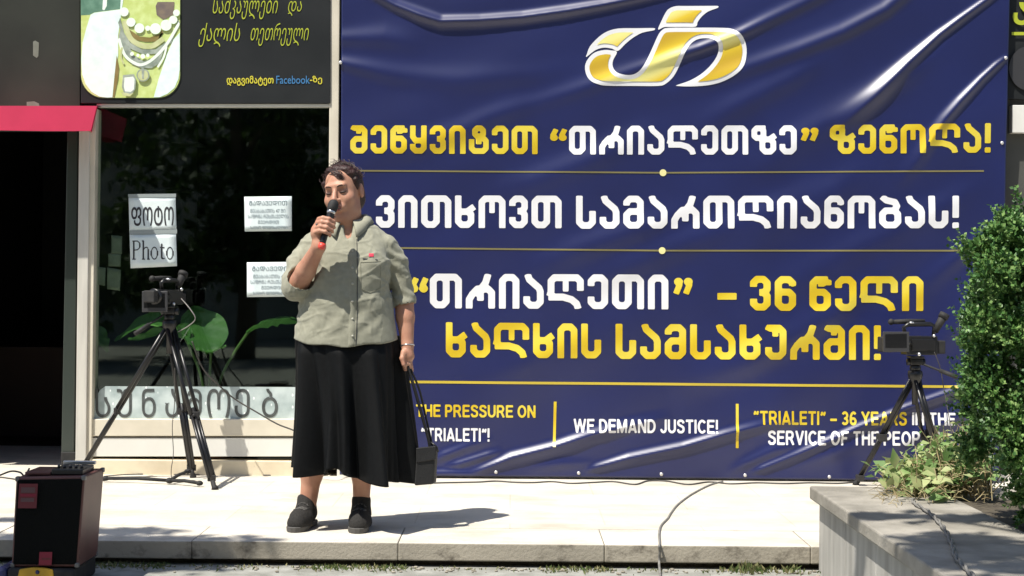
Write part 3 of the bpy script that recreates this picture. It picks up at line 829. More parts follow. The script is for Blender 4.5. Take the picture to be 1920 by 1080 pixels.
# ------------------------------------------------------------------ the vinyl banner
YB = 9.0
RIDGES = [  # points (px, py, height in m, width in px)
 [(880,888,.0,5),(905,880,.012,7),(960,858,.020,10),(1040,838,.019,10),(1110,815,.012,11),(1170,800,.007,12),(1260,780,0,13)],
 [(1095,884,.0,5),(1120,876,.013,7),(1180,859,.018,9),(1280,838,.017,9),(1360,814,.013,9),(1430,797,.006,11),(1510,785,0,13)],
 [(1405,888,.0,5),(1430,878,.014,7),(1500,850,.018,8),(1600,806,.018,8),(1700,764,.018,8),(1795,731,.016,8),(1850,705,.004,9)],
 [(800,870,.0,7),(835,853,.007,8),(880,836,.005,9),(930,822,0,9)],
 [(830,876,.0,6),(860,870,.006,6),(915,853,.006,6),(945,845,0,6)],
 [(790,888,.005,6),(850,887,.006,6),(900,889,.0,6)],
 [(1360,890,.0,8),(1400,868,.006,10),(1450,846,.007,12),(1520,830,0,13)],
 [(985,880,.0,8),(1050,870,.004,9),(1140,868,0,9)],
 [(1640,860,.0,9),(1720,815,.007,12),(1800,780,.008,14),(1880,740,.004,16)],
 [(1480,880,0,10),(1560,850,.005,14),(1640,820,0,14)],
 [(700,-12,.012,9),(740,10,.014,10),(790,30,.017,11),(826,41,.021,10),(900,39,.021,10),(980,33,.019,10),(1060,22,.016,10),(1130,10,.015,9),(1200,-4,.015,8),(1290,-24,.012,8)],
 [(1880,-24,.016,6),(1850,0,.017,6),(1800,36,.017,7),(1760,66,.014,8),(1700,120,.010,12),(1640,180,.006,18),(1560,250,0,24)],
 [(1886,108,.012,4),(1868,122,.018,6),(1840,148,.017,7),(1800,190,.013,9),(1770,225,.008,11),(1720,300,.002,16),(1680,350,0,18)],
 [(1740,-50,.010,12),(1660,18,.010,13),(1580,60,.010,14),(1500,92,.010,15),(1420,120,.008,16),(1330,150,.005,18),(1200,190,0,20)],
 [(1600,-40,.008,12),(1500,10,.008,13),(1440,38,.009,12),(1390,62,.010,10),(1310,92,.010,9),(1270,104,.009,10),(1200,128,.006,12),(1080,170,.005,16),(960,208,.003,18),(860,230,0,18)],
 [(1800,60,0,22),(1700,140,.007,22),(1600,200,.007,24),(1500,260,.006,26),(1400,330,0,26)],
 [(1560,100,0,18),(1480,150,.006,20),(1380,200,.006,22),(1280,260,0,24)],
 [(640,72,.006,14),(720,70,.006,20),(800,85,0,20)],
 [(640,118,.006,10),(740,140,.006,20),(860,150,.005,22),(1000,140,.003,20),(1100,120,0,20)],
 [(1880,400,0,12),(1850,440,.006,12),(1800,480,.006,16),(1700,560,.003,26),(1600,640,0,30)],
 [(1860,330,0,20),(1760,390,.006,26),(1640,450,.006,28),(1500,520,.005,30),(1380,580,0,30)],
 [(1640,300,0,26),(1560,360,.007,28),(1440,430,.006,30),(1300,500,0,30)],
 [(1560,330,0,22),(1430,400,.008,26),(1300,450,.009,28),(1180,500,.008,28),(1040,560,0,30)],
 [(1320,380,0,20),(1200,430,.008,24),(1080,470,.007,26),(960,520,0,28)],
 [(1240,230,0,20),(1130,290,.008,24),(1000,340,.007,26),(880,370,0,28)],
 [(1700,480,0,22),(1560,590,.008,26),(1400,680,.008,28),(1250,730,0,28)],
 [(1000,180,0,18),(880,240,.007,22),(760,280,.006,24),(660,300,0,24)],
 [(1100,620,0,22),(980,680,.004,26),(860,720,0,28)],
 [(1860,520,0,20),(1800,600,.006,26),(1720,690,.004,28),(1640,740,0,28)],
]
def banner_h(px, py):
    px = np.asarray(px, float); py = np.asarray(py, float)
    h = np.zeros(px.shape)
    for R in RIDGES:
        strong = max(q[2] for q in R) > .0125; am = max(q[2] for q in R)
        best = np.full(px.shape, 1e9); val = np.zeros(px.shape)
        for (x0,y0,a0,w0), (x1,y1,a1,w1) in zip(R[:-1], R[1:]):
            ex, ey = x1-x0, y1-y0
            t = np.clip(((px-x0)*ex+(py-y0)*ey)/(ex*ex+ey*ey), 0, 1)
            d2 = (px-x0-ex*t)**2+(py-y0-ey*t)**2
            w = w0+(w1-w0)*t; a = (a0+(a1-a0)*t)*1.9 if not strong else np.minimum(1, 1.25*(a0+(a1-a0)*t)/am)**.8*w*1.25/337.*(.76 if y0 > 600 else .84)
            if strong:      # a sharp crease with an evenly sloping flank
                tt = np.minimum(np.sqrt(d2+1.2)/(w*1.25), 1.6)
                v = a*np.log1p(np.exp((1-tt)*7))/7
            else:
                v = a*np.exp(-d2/(w*w))
            m = d2 < best
            best = np.where(m, d2, best); val = np.where(m, v, val)
        h += val
    h += .0035*np.sin(px*.011+py*.017+1.0)*np.sin(px*.004-py*.009)+.002*np.sin(px*.023+py*.041)
    return h
def on_banner(V, off=0.0):
    a = np.array(V)
    hh = banner_h(a[:,0], a[:,1])
    out = []
    for (x_, y_), q in zip(V, hh):
        p = P(x_, y_, YB); out.append((p.x, YB-q-off, p.z))
    return out
def banner_px(u, v):
    y_ = -75+(890+12.5*u+75)*v
    l = 640.5-.004*y_; r = 1893-.0225*y_
    return l+(r-l)*u, y_
NU, NV = 400, 310
pv = [banner_px(i/NU, j/NV) for j in range(NV+1) for i in range(NU+1)]
b = MB()
b.v = [tuple(p) for p in on_banner(pv)]
b.f = [(j*(NU+1)+i, (j+1)*(NU+1)+i, (j+1)*(NU+1)+i+1, j*(NU+1)+i+1) for j in range(NV) for i in range(NU)]
b.m = [0]*len(b.f)
M['vinyl'] = mat("navy_vinyl", (.0036,.0078,.072), .39, spec=.8, col2=(.005,.0105,.086), nscale=2.5)
M['vinyl_white'] = mat("white_vinyl_print", (.78,.78,.80), .32, spec=.5)
def gold_print(name, cols, rough=.32):
    m = mat(name, cols[0], rough, spec=.5)
    nt = m.node_tree; bs = nt.nodes["Principled BSDF"]
    geo = nt.nodes.new("ShaderNodeNewGeometry")
    mp = nt.nodes.new("ShaderNodeMapping"); mp.inputs["Rotation"].default_value = (0, math.radians(25), 0)
    wv = nt.nodes.new("ShaderNodeTexWave"); wv.wave_type = 'BANDS'; wv.bands_direction = 'Z'; wv.inputs["Scale"].default_value = 1.15; wv.inputs["Distortion"].default_value = 1.2; wv.inputs["Detail"].default_value = 0
    wv.inputs["Phase Offset"].default_value = 1.2
    rp = nt.nodes.new("ShaderNodeValToRGB")
    for i, c in enumerate(cols):
        if i >= 2: rp.color_ramp.elements.new(.5)
    for i, c in enumerate(cols):
        rp.color_ramp.elements[i].position = i/(len(cols)-1); rp.color_ramp.elements[i].color = tuple(c)+(1,)
    nt.links.new(geo.outputs["Position"], mp.inputs[0]); nt.links.new(mp.outputs[0], wv.inputs["Vector"])
    nt.links.new(wv.outputs["Fac"], rp.inputs[0]); nt.links.new(rp.outputs[0], bs.inputs["Base Color"])
    return m
M['vinyl_gold'] = gold_print("gold_print", [(.60,.42,.018), (.70,.53,.03), (.74,.60,.07)])
M['emblem_gold'] = gold_print("emblem_gold_print", [(.52,.34,.03), (.72,.52,.04), (.84,.80,.30)])
M['vinyl_line'] = mat("gold_line_print", (.20,.175,.075), .4)
M['vinyl_line2'] = mat("gold_rule_print", (.55,.42,.05), .35)
banner = b.build("vinyl_banner", M['vinyl'], smooth=True)
sd = banner.modifiers.new("vinyl", 'SOLIDIFY'); sd.thickness = .002; sd.offset = 0
tag(banner, "large navy vinyl banner with a gold emblem and white and gold lettering", "banner")
def bpart(name, m, shapes, off=.0032):
    b = MB()
    for V, F in shapes: b.add(on_banner(V, off), F)
    if name.startswith('emblem'): return b.build(name, m, banner, smooth=True)
    return [q.build(name, m, banner, smooth=True) for q in b.pieces()]
BT = banner_text
bpart("lettering", M['vinyl_gold'], [BT("შეწყვიტეთ",657,1008,235,288,236,289), BT("“",1031,1064,239,287,239,287), BT("”",1500,1534,240,288,240,288), BT("ზეწოლა!",1555,1858,235,289,231,286),
      BT("“",768,804,517,577,517,577), BT("”",1262,1299,521,581,521,581), BT("–",1345,1381,519,582,519,582), BT("36",1406,1492,517,582,518,583), BT("წელი",1517,1731,518,583,518,583),
      BT("ხალხის",836,1127,604,670,607,672), BT("სამსახურში!",1154,1652,607,673,610,675)])
bpart("lettering", M['vinyl_white'], [BT("თრიალეთზე",1067,1493,236,290,235,290), BT("ვითხოვთ",705,1053,366,427,367,428), BT("სამართლიანობას!",1080,1798,367,429,367,428), BT("თრიალეთი",806,1253,513,578,515,580)])
def en(*a): return latin_text(*a[:7])
bpart("lettering", M['vinyl_gold'], [en("STOP",700,764,757,780,757.6,780.6), en("THE PRESSURE ON",780,1004,758,781.5,760,783.5), en("“TRIALETI” – 36 YEARS",1413,1700,770,796,772,798)])
bpart("lettering", M['vinyl_white'], [en("“TRIALETI”!",790,918,802,827,803,828), en("WE DEMAND JUSTICE!",1076,1346,785,811,787,813), en("IN THE",1710,1790,773,797,774,798), en("SERVICE OF THE PEOPLE!",1440,1762,807,834,809,836)])
def strip_px(x0, y0, x1, y1, t, n, vertical=False):
    V, F = [], []
    for i in range(n+1):
        u = i/n; x_, y_ = x0+(x1-x0)*u, y0+(y1-y0)*u
        V += [(x_-t, y_), (x_+t, y_)] if vertical else [(x_, y_-t), (x_, y_+t)]
    F = [(2*i, 2*i+2, 2*i+3, 2*i+1) for i in range(n)]
    return V, F
def dot_px(x_, y_, r): 
    V = [(x_, y_)]+[(x_+r*math.cos(k*math.pi/8), y_+r*math.sin(k*math.pi/8)) for k in range(16)]
    return V, [(0, 1+k, 1+(k+1)%16) for k in range(16)]
bpart("ruled_line", M['vinyl_line'], [strip_px(655,320,1243,324,1.5,170), strip_px(1243,324,1845,320.5,1.5,170), strip_px(655,464,1241,470,1.6,170), strip_px(1241,470,1840,470,1.6,170)])
bpart("ruled_line", M['vinyl_line2'], [strip_px(655,715,1240,720,2.4,170), strip_px(1240,720,1800,725,2.4,170)])
bpart("ruled_dot", mat("pale_gold_print", (.78,.72,.34), .35), [dot_px(1243,324,6.5), dot_px(1241,470,6.5)], .0045)
bpart("divider_bar", M['vinyl_gold'], [strip_px(1041,753,1039,837,2.6,26,True), strip_px(1382,757,1382,840,2.6,26,True)])
# emblem
def eq(pts): return [(1080+a*.17708, c*.17708) for a, c in pts]
def loop(pts, sub=5):
    n = len(pts); out = []
    for i in range(n):
        p0, p1, p2, p3 = [Vector(pts[(i+d) % n]+(0,)) for d in (-1, 0, 1, 2)]
        # keep sharp corners sharp
        for k in range(sub):
            t = k/sub
            q = 0.5*((2*p1)+(p2-p0)*t+(2*p0-5*p1+4*p2-p3)*t*t+(3*p1-p0-3*p2+p3)*t**3)
            out.append((q.x, q.y))
    return out
def edges(p): return [(p[i], p[(i+1) % len(p)]) for i in range(len(p))]
EA = eq([(870,312),(905,225),(950,135),(990,90),(1060,66),(1150,65),(1350,65),(1495,65),(1503,72),(1497,84),(1400,120),(1330,175),(1285,235),(1266,282),(1150,284),(1000,284),(930,286)])
EB = eq([(110,602),(118,570),(150,490),(240,395),(330,335),(450,303),(640,300),(820,299),(832,308),(820,320),(700,345),(600,400),(520,465),(443,538),(380,513),(290,503),(200,532)])
EC = eq([(432,552),(370,535),(300,531),(200,557),(130,622),(97,700),(110,790),(160,860),(240,895),(330,908),(600,909),(870,909),(950,885),(1030,810),(1090,700),(1150,560),(1200,480),(1260,428),(1340,406),(1430,412),(1490,452),(1510,515),(1490,600),(1420,700),(1320,790),(1200,858),(1070,903),(1072,910),(1200,916),(1400,903),(1560,860),(1700,780),(1775,690),(1804,560),(1790,450),(1740,370),(1660,315),(1560,299),(1250,296),(980,297),(915,318),(870,375),(800,530),(740,655),(680,745),(610,792),(520,798),(430,770),(388,710),(390,640)])
bpart("emblem_outline", M['vinyl_white'], [field_shape(edges(loop(p, 3)), 0.3, 1.3) for p in (EA, EB, EC)])
def inset(p, g):
    return field_shape(edges(loop(p, 3)), g, 1.2)
bpart("emblem", M['emblem_gold'], [inset(EA, -8), inset(EB, -7.6), inset(EC, -8)], .0055)
b = MB()
for x_, y_ in ((930,885),(1085,887),(1240,889),(1397,891),(1555,894),(1712,896),(775,884),(1885,109),(1879,268),(639,118)):
    q = on_banner([(x_, y_)], .004)[0]
    b.ball((q[0], q[1], q[2]), (.010,.005,.010), 10)
for q in b.pieces(): q.build("eyelet", M['hook'], banner, smooth=True)
# ------------------------------------------------------------------ smooth bodies from blended volumes
class Vol:
    def __init__(s, lo, hi, vx):
        s.lo = np.array(lo, float); s.vx = vx
        s.n = np.ceil((np.array(hi)-s.lo)/vx).astype(int)+1
        s.a = np.full(s.n, 1.0, np.float32)
    def sub(s, lo, hi):
        i0 = np.clip(np.floor((np.array(lo)-s.lo)/s.vx).astype(int), 0, s.n-1)
        i1 = np.clip(np.ceil((np.array(hi)-s.lo)/s.vx).astype(int)+1, 1, s.n)
        sl_ = tuple(slice(a, b) for a, b in zip(i0, i1))
        ax = [(s.lo[k]+np.arange(i0[k], i1[k])*s.vx).astype(np.float32) for k in range(3)]
        return sl_, ax[0][:,None,None], ax[1][None,:,None], ax[2][None,None,:]
    def mix(s, sl_, d, k, op):
        a = s.a[sl_]
        if op == 'add':
            h = np.maximum(k-np.abs(a-d), 0)
            s.a[sl_] = np.minimum(a, d)-(h*h/(4*k) if k > 0 else 0)
        else:
            d = -d
            h = np.maximum(k-np.abs(a-d), 0)
            s.a[sl_] = np.maximum(a, d)+(h*h/(4*k) if k > 0 else 0)
    def cap(s, p0, p1, r0, r1=None, k=.01, op='add'):
        r1 = r0 if r1 is None else r1
        p0, p1 = np.array(p0, float), np.array(p1, float)
        m = max(r0, r1)+k*1.5+3*s.vx
        sl_, X, Y, Z = s.sub(np.minimum(p0, p1)-m, np.maximum(p0, p1)+m)
        d = p1-p0; L2 = float(d@d) or 1e-9
        t = np.clip(((X-p0[0])*d[0]+(Y-p0[1])*d[1]+(Z-p0[2])*d[2])/L2, 0, 1)
        q = np.sqrt((X-p0[0]-t*d[0])**2+(Y-p0[1]-t*d[1])**2+(Z-p0[2]-t*d[2])**2)-(r0+(r1-r0)*t)
        s.mix(sl_, q, k, op)
    def chain(s, pts, rs, k=.01):
        for i in range(len(pts)-1): s.cap(pts[i], pts[i+1], rs[i], rs[i+1], k)
    def ell(s, c, r, R=None, k=.01, op='add'):
        c = np.array(c, float); r = np.array(r, float)
        m = r.max()+k*1.5+3*s.vx
        sl_, X, Y, Z = s.sub(c-m, c+m)
        R = np.eye(3) if R is None else R
        u = [((X-c[0])*R[i,0]+(Y-c[1])*R[i,1]+(Z-c[2])*R[i,2]) for i in range(3)]
        k0 = np.sqrt(sum((u[i]/r[i])**2 for i in range(3)))
        k1 = np.sqrt(sum((u[i]/r[i]**2)**2 for i in range(3)))+1e-6
        s.mix(sl_, k0*(k0-1)/k1, k, op)
    def loft(s, table, k=.02, op='add'):
        """table rows: z, cx, cy, rx, ry (z ascending)"""
        T = np.array(table, float)
        m = .06
        lo = [(T[:,1]-T[:,3]).min()-m, (T[:,2]-T[:,4]).min()-m, T[0,0]-m]
        hi = [(T[:,1]+T[:,3]).max()+m, (T[:,2]+T[:,4]).max()+m, T[-1,0]+m]
        sl_, X, Y, Z = s.sub(lo, hi)
        z = Z.ravel()
        def cub(col):
            return np.interp(z, T[:,0], T[:,col])
        c = []
        for col in (1,2,3,4):
            y = cub(col); ker = np.array([1,2,3,2,1])/9.
            yp = np.pad(y, 2, mode='edge'); y = np.convolve(yp, ker, 'valid'); c.append(y.astype(np.float32)[None,None,:])
        q = np.sqrt(((X-c[0])/c[2])**2+((Y-c[1])/c[3])**2)
        d = (q-1)*np.minimum(c[2], c[3])
        d = np.maximum(d, np.maximum(T[0,0]-Z, Z-T[-1,0]))
        s.mix(sl_, d, k, op)
    def at(s, x, y, z):
        f = (np.array([x, y, z])-s.lo)/s.vx
        i = np.clip(f.astype(int), 0, s.n-2); t = f-i
        a = s.a[i[0]:i[0]+2, i[1]:i[1]+2, i[2]:i[2]+2]
        a = a[0]*(1-t[0])+a[1]*t[0]; a = a[0]*(1-t[1])+a[1]*t[1]
        return float(a[0]*(1-t[2])+a[1]*t[2])
    def hit(s, o, d, tmax=.6, step=.002):
        o, d = Vector(o), Vector(d).normalized()
        t = 0.
        while t < tmax:
            p = o+d*t
            if s.at(*p) < 0: return p
            t += step
        return None
    def mesh(s):
        a = s.a; I = a < 0
        nx, ny, nz = a.shape
        cnt = np.zeros((nx-1, ny-1, nz-1), np.int8)
        for dx in (0,1):
            for dy in (0,1):
                for dz in (0,1):
                    cnt += I[dx:nx-1+dx, dy:ny-1+dy, dz:nz-1+dz]
        act = (cnt > 0) & (cnt < 8)
        idx = np.argwhere(act)
        vid = -np.ones(act.shape, np.int32); vid[act] = np.arange(len(idx))
        co = {(dx,dy,dz): a[idx[:,0]+dx, idx[:,1]+dy, idx[:,2]+dz].astype(float) for dx in (0,1) for dy in (0,1) for dz in (0,1)}
        S = np.zeros((len(idx), 3)); N = np.zeros(len(idx))
        ks = list(co)
        for p in ks:
            for ax in range(3):
                if p[ax] == 0:
                    q = list(p); q[ax] = 1; q = tuple(q)
                    A, B = co[p], co[q]
                    m = (A < 0) != (B < 0)
                    t = np.where(m, A/np.where(m, A-B, 1), 0)
                    for c in range(3):
                        S[:,c] += np.where(m, p[c]+(t if c == ax else 0), 0)
                    N += m
        V = s.lo+(idx+S/N[:,None])*s.vx
        F = []
        for ax in range(3):
            sl0 = [slice(None)]*3; sl1 = [slice(None)]*3
            sl0[ax] = slice(0, -1); sl1[ax] = slice(1, None)
            A, B = I[tuple(sl0)], I[tuple(sl1)]
            e = np.argwhere(A != B)
            o = [i for i in range(3) if i != ax]
            e = e[(e[:,o[0]] > 0) & (e[:,o[1]] > 0) & (e[:,o[0]] < a.shape[o[0]]-1) & (e[:,o[1]] < a.shape[o[1]]-1)]
            flip = A[e[:,0], e[:,1], e[:,2]]
            q = []
            for d0, d1 in ((0,0),(-1,0),(-1,-1),(0,-1)):
                g = e.copy(); g[:,o[0]] += d0; g[:,o[1]] += d1
                q.append(vid[g[:,0], g[:,1], g[:,2]])
            q = np.stack(q, 1)
            if ax == 1: flip = ~flip
            q[~flip] = q[~flip][:, ::-1]
            F.append(q)
        return V, np.concatenate(F)
def mesh_obj(name, V, F, m, parent=None, smooth=True):
    me = bpy.data.meshes.new(name)
    me.from_pydata(np.asarray(V).tolist(), [], np.asarray(F).tolist())
    me.materials.append(m)
    if smooth: me.polygons.foreach_set("use_smooth", [True]*len(me.polygons))
    me.update()
    return link(bpy.data.objects.new(name, me), parent)

# ------------------------------------------------------------------ the woman
Y0 = 7.10
def W(px, py, d=0.0): return P(px, py, Y0+d)
U = Y0/FPX                                  # metres per pixel at her depth
person = empty("person", (W(650, 900).x, Y0, 0))
tag(person, "woman in olive shirt and long black skirt speaking into a microphone", "person")
def own(o): return keep_place(o, person)

yaw, pit, rol = math.radians(17), math.radians(7), math.radians(-7)
fwd = Vector((-math.sin(yaw)*math.cos(pit), -math.cos(yaw)*math.cos(pit), -math.sin(pit)))
ar = Vector((math.cos(yaw), -math.sin(yaw), 0))
upv = ar.cross(fwd); upv = -upv if upv.z < 0 else upv
ar, upv = ar*math.cos(rol)-upv*math.sin(rol), upv*math.cos(rol)+ar*math.sin(rol)
HR = np.array([list(ar), list(fwd), list(upv)])
H0 = W(644, 360, 0.0)
def L(a, f, u): return H0+ar*a+fwd*f+upv*u

body = Vol(W(505, 292, -.52), (W(800, 300).x, Y0+.30, 1.60), .0036)
body.lo[2] = -0.005; body.n[2] = int((1.64)/.0036)+1; body.a = np.full(body.n, 1.0, np.float32)
B = body
# head
B.ell(L(0,-.012,.030), (.075,.096,.086), HR, .01)
B.ell(L(0,.026,-.040), (.066,.068,.084), HR, .03)
B.cap(L(-.035,.022,-.088), L(.035,.022,-.088), .033, k=.03)
B.cap(L(-.010,.066,-.106), L(.010,.066,-.106), .019, k=.02)
B.cap(L(-.036,.080,.030), L(.036,.080,.030), .0125, k=.014)
for sx in (-1, 1):
    B.ell(L(sx*.040,.060,-.030), (.026,.026,.026), HR, .02)
    B.ell(L(sx*.032,.108,.008), (.021,.022,.0125), HR, .012, 'sub')
    B.ell(L(sx*.032,.0735,.003), (.0165,.0125,.0115), HR, .008)
    B.ell(L(sx*.078,-.012,-.004), (.011,.020,.032), HR, .006)
    B.ell(L(sx*.089,-.008,.0), (.004,.010,.017), HR, .005, 'sub')
    B.ell(L(sx*.0145,.103,-.031), (.0085,.010,.0075), HR, .006)
B.cap(L(0,.091,.012), L(0,.116,-.026), .0085, .0125, k=.010)
B.cap(L(-.02,.085,-.062), L(.02,.085,-.062), .014, k=.015)
B.cap(L(-.017,.098,-.0555), L(.017,.098,-.0555), .0055, k=.005)
B.cap(L(-.015,.096,-.073), L(.015,.096,-.073), .0065, k=.005)
B.ell(L(.004,.112,-.0645), (.019,.020,.0075), HR, .004, 'sub')
B.cap(L(-.034,.088,-.040), L(-.040,.078,-.068), .004, k=.006, op='sub') if False else None
# neck
nb = W(656, 440, .015)
B.cap(L(0,-.018,-.06), nb, .054, .064, k=.03)
B.ell(L(0,.030,-.112), (.045,.042,.030), HR, .03)
# trunk and legs under the clothes
def zpx(py): return CZ+(540-py)*U
B.loft([(zpx(720), W(652,0).x, Y0+.01, .17, .10), (zpx(600), W(652,0).x, Y0, .17, .10), (zpx(500), W(651,0).x, Y0, .155, .10), (zpx(452), W(652,0).x, Y0+.01, .14, .08), (zpx(432), W(654,0).x, Y0+.015, .07, .055)], k=.03)
aL, aR = W(577, 950, .06), W(677, 955, .05)      # ankles
B.chain([W(612,720,.02), W(598,830,.04), W(585,885,.05), aL], [.085,.052,.045,.036], k=.03)
B.chain([W(690,720,.02), W(684,830,.04), W(679,885,.04), aR], [.085,.052,.043,.034], k=.03)
for a, tx, ty in ((aL, 556, 991), (aR, 671, 994)):
    t = G(tx, ty); B.chain([(a.x, a.y, .05), (t.x*.5+a.x*.5, t.y*.5+a.y*.5, .035), (t.x, t.y, .025)], [.032,.03,.022], k=.02)
# arms
shR, elR, wrR = W(585, 465, .0), W(556, 540, -.07), W(598, 462, -.235)   # the arm that lifts the microphone
B.chain([shR, elR], [.040,.046], k=.02)
mid = elR.lerp(wrR, .42); B.chain([elR, mid, wrR], [.046,.042,.028], k=.012)
shL, elL, wrL = W(728, 468, .0), W(757, 560, .03), W(764, 648, -.02)
B.chain([shL, elL], [.032,.036], k=.02)
B.chain([elL, elL.lerp(wrL, .4), wrL], [.043,.040,.026], k=.012)
# gripping hand
m0, m1 = W(603, 462, -.262), W(626, 380, -.212)       # microphone axis, tail and head
ma = (m1-m0).normalized()
mx = Vector((1,0,0)); mx = (mx-ma*mx.dot(ma)).normalized()
my = ma.cross(mx); my = -my if my.y > 0 else my      # towards the camera
def Mi(px_along, a, c): return m0+ma*px_along+mx*a+my*c
pl = [.052, .072, .092, .110]
palm0, palm1 = Mi(.050,-.040,-.006), Mi(.102,-.036,-.006)
B.cap(wrR, Mi(.066,-.040,-.012), .027, .024, k=.015)
B.cap(palm0, palm1, .020, .019, k=.012)
B.cap(Mi(.055,-.026,-.022), Mi(.095,-.026,-.022), .014, k=.012)
for i, t in enumerate(pl):
    r = (.0082,.0092,.0096,.0092)[i]; e = (-.004, .002, .004, 0)[i]
    B.chain([Mi(t,-.040,.010), Mi(t+.004,-.022,.0275), Mi(t+.005,.004,.0295), Mi(t+.003,.0235+e*.5,.014), Mi(t+.001,.025+e,-.004)], [r*1.15,r*1.08,r,r*.92,r*.82], k=.0035)
B.chain([Mi(.068,-.030,-.020), Mi(.096,-.008,-.028), Mi(.120,.010,-.022), Mi(.136,.017,-.010)], [.014,.012,.0105,.0085], k=.006)
# hanging hand with curled fingers
h0 = wrL; h1 = W(765, 668, -.03)
B.cap(h0, h1, .024, .026, k=.012); B.cap(W(759,662,-.045), W(769,668,-.02), .016, k=.012)
for i, dx in enumerate((-7, -1, 5, 10)):
    r = (.0092,.0096,.0092,.0080)[i]; dz = (0,-3,-1,4)[i]
    B.chain([W(763+dx*.6, 672, -.045+.008*i), W(763+dx*.8, 684+dz*.5, -.055+.008*i), W(765+dx*.7, 692+dz, -.045+.008*i), W(768+dx*.5, 688+dz, -.030+.008*i)], [r*1.1,r,r*.95,r*.85], k=.003)
B.chain([W(757,660,-.05), W(754,672,-.062), W(757,684,-.068)], [.0125,.0105,.0085], k=.006)
Vb, Fb = B.mesh()
own(mesh_obj("body", Vb, Fb, M['skin']))
def face(a, u, off=0.0):
    p = B.hit(L(a, .17, u), -fwd, .2, .0012)
    return None if p is None else p+fwd*off
def face_strip(name, pts, r, m):
    q = [face(a, u, r[i]*.25 if isinstance(r, list) else r*.25) for i, (a, u) in enumerate(pts)]
    ok = [i for i, p in enumerate(q) if p is not None]
    b = MB(); b.tube([q[i] for i in ok], [r[i] for i in ok] if isinstance(r, list) else r, 7)
    return own(b.build(name, m, smooth=True))
for sx in (-1, 1):
    face_strip("eyebrow", [(sx*.014,.0265),(sx*.024,.031),(sx*.036,.032),(sx*.047,.027)], [.0022,.0030,.0028,.0014], M['brow'])
    face_strip("eyelash", [(sx*.019,.0015),(sx*.026,.0015),(sx*.034,.0015),(sx*.042,.002),(sx*.048,.004)], [.0026,.0044,.0050,.0042,.0018], M['lid'])  # lash line and eye slit, thickened to paint the brow's shade
q_ = L(.005,.093,-.063); b = MB(); b.ball(q_, (.013,.006,.0035), 10); own(b.build("teeth", M['tooth'], smooth=True))
face_strip("lip", [(-.021,-.0615),(-.011,-.0575),(0,-.0585),(.011,-.0575),(.021,-.0615)], [.002,.0042,.004,.0042,.002], M['lip'])
face_strip("lip", [(-.019,-.066),(-.010,-.072),(0,-.0735),(.010,-.072),(.019,-.066)], [.002,.0042,.005,.0042,.002], M['lip'])

# hair
hv = Vol(H0-Vector((.17,.17,.17)), H0+Vector((.17,.17,.19)), .0042)
hv.ell(L(0,-.024,.031), (.081,.097,.087), HR, .01)
hv.ell(L(.0,-.072,-.035), (.066,.050,.062), HR, .03)
for a, f, u, r in ((-.035,.022,.100,.022),(.0,.026,.104,.024),(.040,.022,.096,.024),(.058,.02,.076,.022),(0,-.03,.108,.028),(-.052,.0,.086,.020)):
    hv.ell(L(a,f,u), (r,r*.9,r*.62), HR, .02)
for sx in (-1,1):
    hv.cap(L(sx*.076,.022,.046), L(sx*.079,.012,.008), .012, .006, k=.012)
hv.ell(L(-.008,.120,-.012), (.070,.090,.112), HR, .012, 'sub')
hv.ell(L(0,.13,-.10), (.12,.11,.10), HR, .012, 'sub')
for sx in (-1,1): hv.ell(L(sx*.092,-.004,-.010), (.020,.026,.036), HR, .006, 'sub')
Vh, Fh = hv.mesh()
for i in range(len(Vh)):
    p = Vector(Vh[i]); q = p-H0
    a, f, u = q.dot(ar), q.dot(fwd), q.dot(upv)
    n_ = mnoise.noise(Vector((a*70+u*20, f*30, u*55-a*20)))*.0016+mnoise.noise(Vector((a*170, f*50, u*60)))*.0016
    Vh[i] = np.array(p+q.normalized()*n_)
hair = own(mesh_obj("hair", Vh, Fh, M['hair']))
hb = MB()
for i in range(620):
    an = rnd.uniform(0, 2*math.pi); el = rnd.uniform(.1, 1.45)
    d = Vector((math.cos(an)*math.cos(el), math.sin(an)*math.cos(el), math.sin(el)))
    a0 = ar*d.x*.084+fwd*d.y*.098+upv*d.z*.092
    base = H0+fwd*-.022+upv*.036+a0
    q = base-H0
    if q.dot(fwd) > .03 and q.dot(upv) < .105: continue
    out = a0.normalized()
    wind = (ar*-.55+upv*.25-fwd*.35)+Vector((rnd.gauss(0,.2), rnd.gauss(0,.2), rnd.gauss(0,.16)))
    ln = rnd.uniform(.016,.034)*(1.5 if i % 9 == 0 else .8); flat_ = .35 if i % 9 else 1.0
    wind = wind-out*wind.dot(out)*.8
    p = [base-out*.004, base+out*ln*.26*flat_+wind*ln*.3, base+out*ln*.34*flat_+wind*ln*.8, base+out*ln*.22*flat_+wind*ln*1.35]
    hb.tube(smooth_path(p, 3), [.0011]*6+[.0009,.0008,.0007,.0004], 3)
for i in range(38):     # fringe swept over the forehead
    t = rnd.random()
    s0 = L(-.006+rnd.gauss(0,.016), .056, .101+rnd.gauss(0,.004)); 
    e0 = face(.034+rnd.gauss(0,.007), .060-.010*t, .004)
    if e0 is None: continue
    c0 = s0.lerp(e0, .45)+fwd*.010+upv*.006
    hb.tube(smooth_path([s0, c0, e0], 5), [.0013]*8+[.0009,.0006,.0004], 3)
for i in range(2):
    s0 = L(-.020+rnd.gauss(0,.020), .055, .098); e0 = face(-.054+rnd.gauss(0,.006), .050+rnd.gauss(0,.006), .003) or L(-.05,.08,.05)
    hb.tube(smooth_path([s0, L(-.045+rnd.gauss(0,.01), .078, .084), e0], 5), [.0013]*8+[.0009,.0006,.0004], 3)
hb.build("hair_strand", M['hair'], None)
strand = bpy.data.objects["hair_strand"]; own(strand)

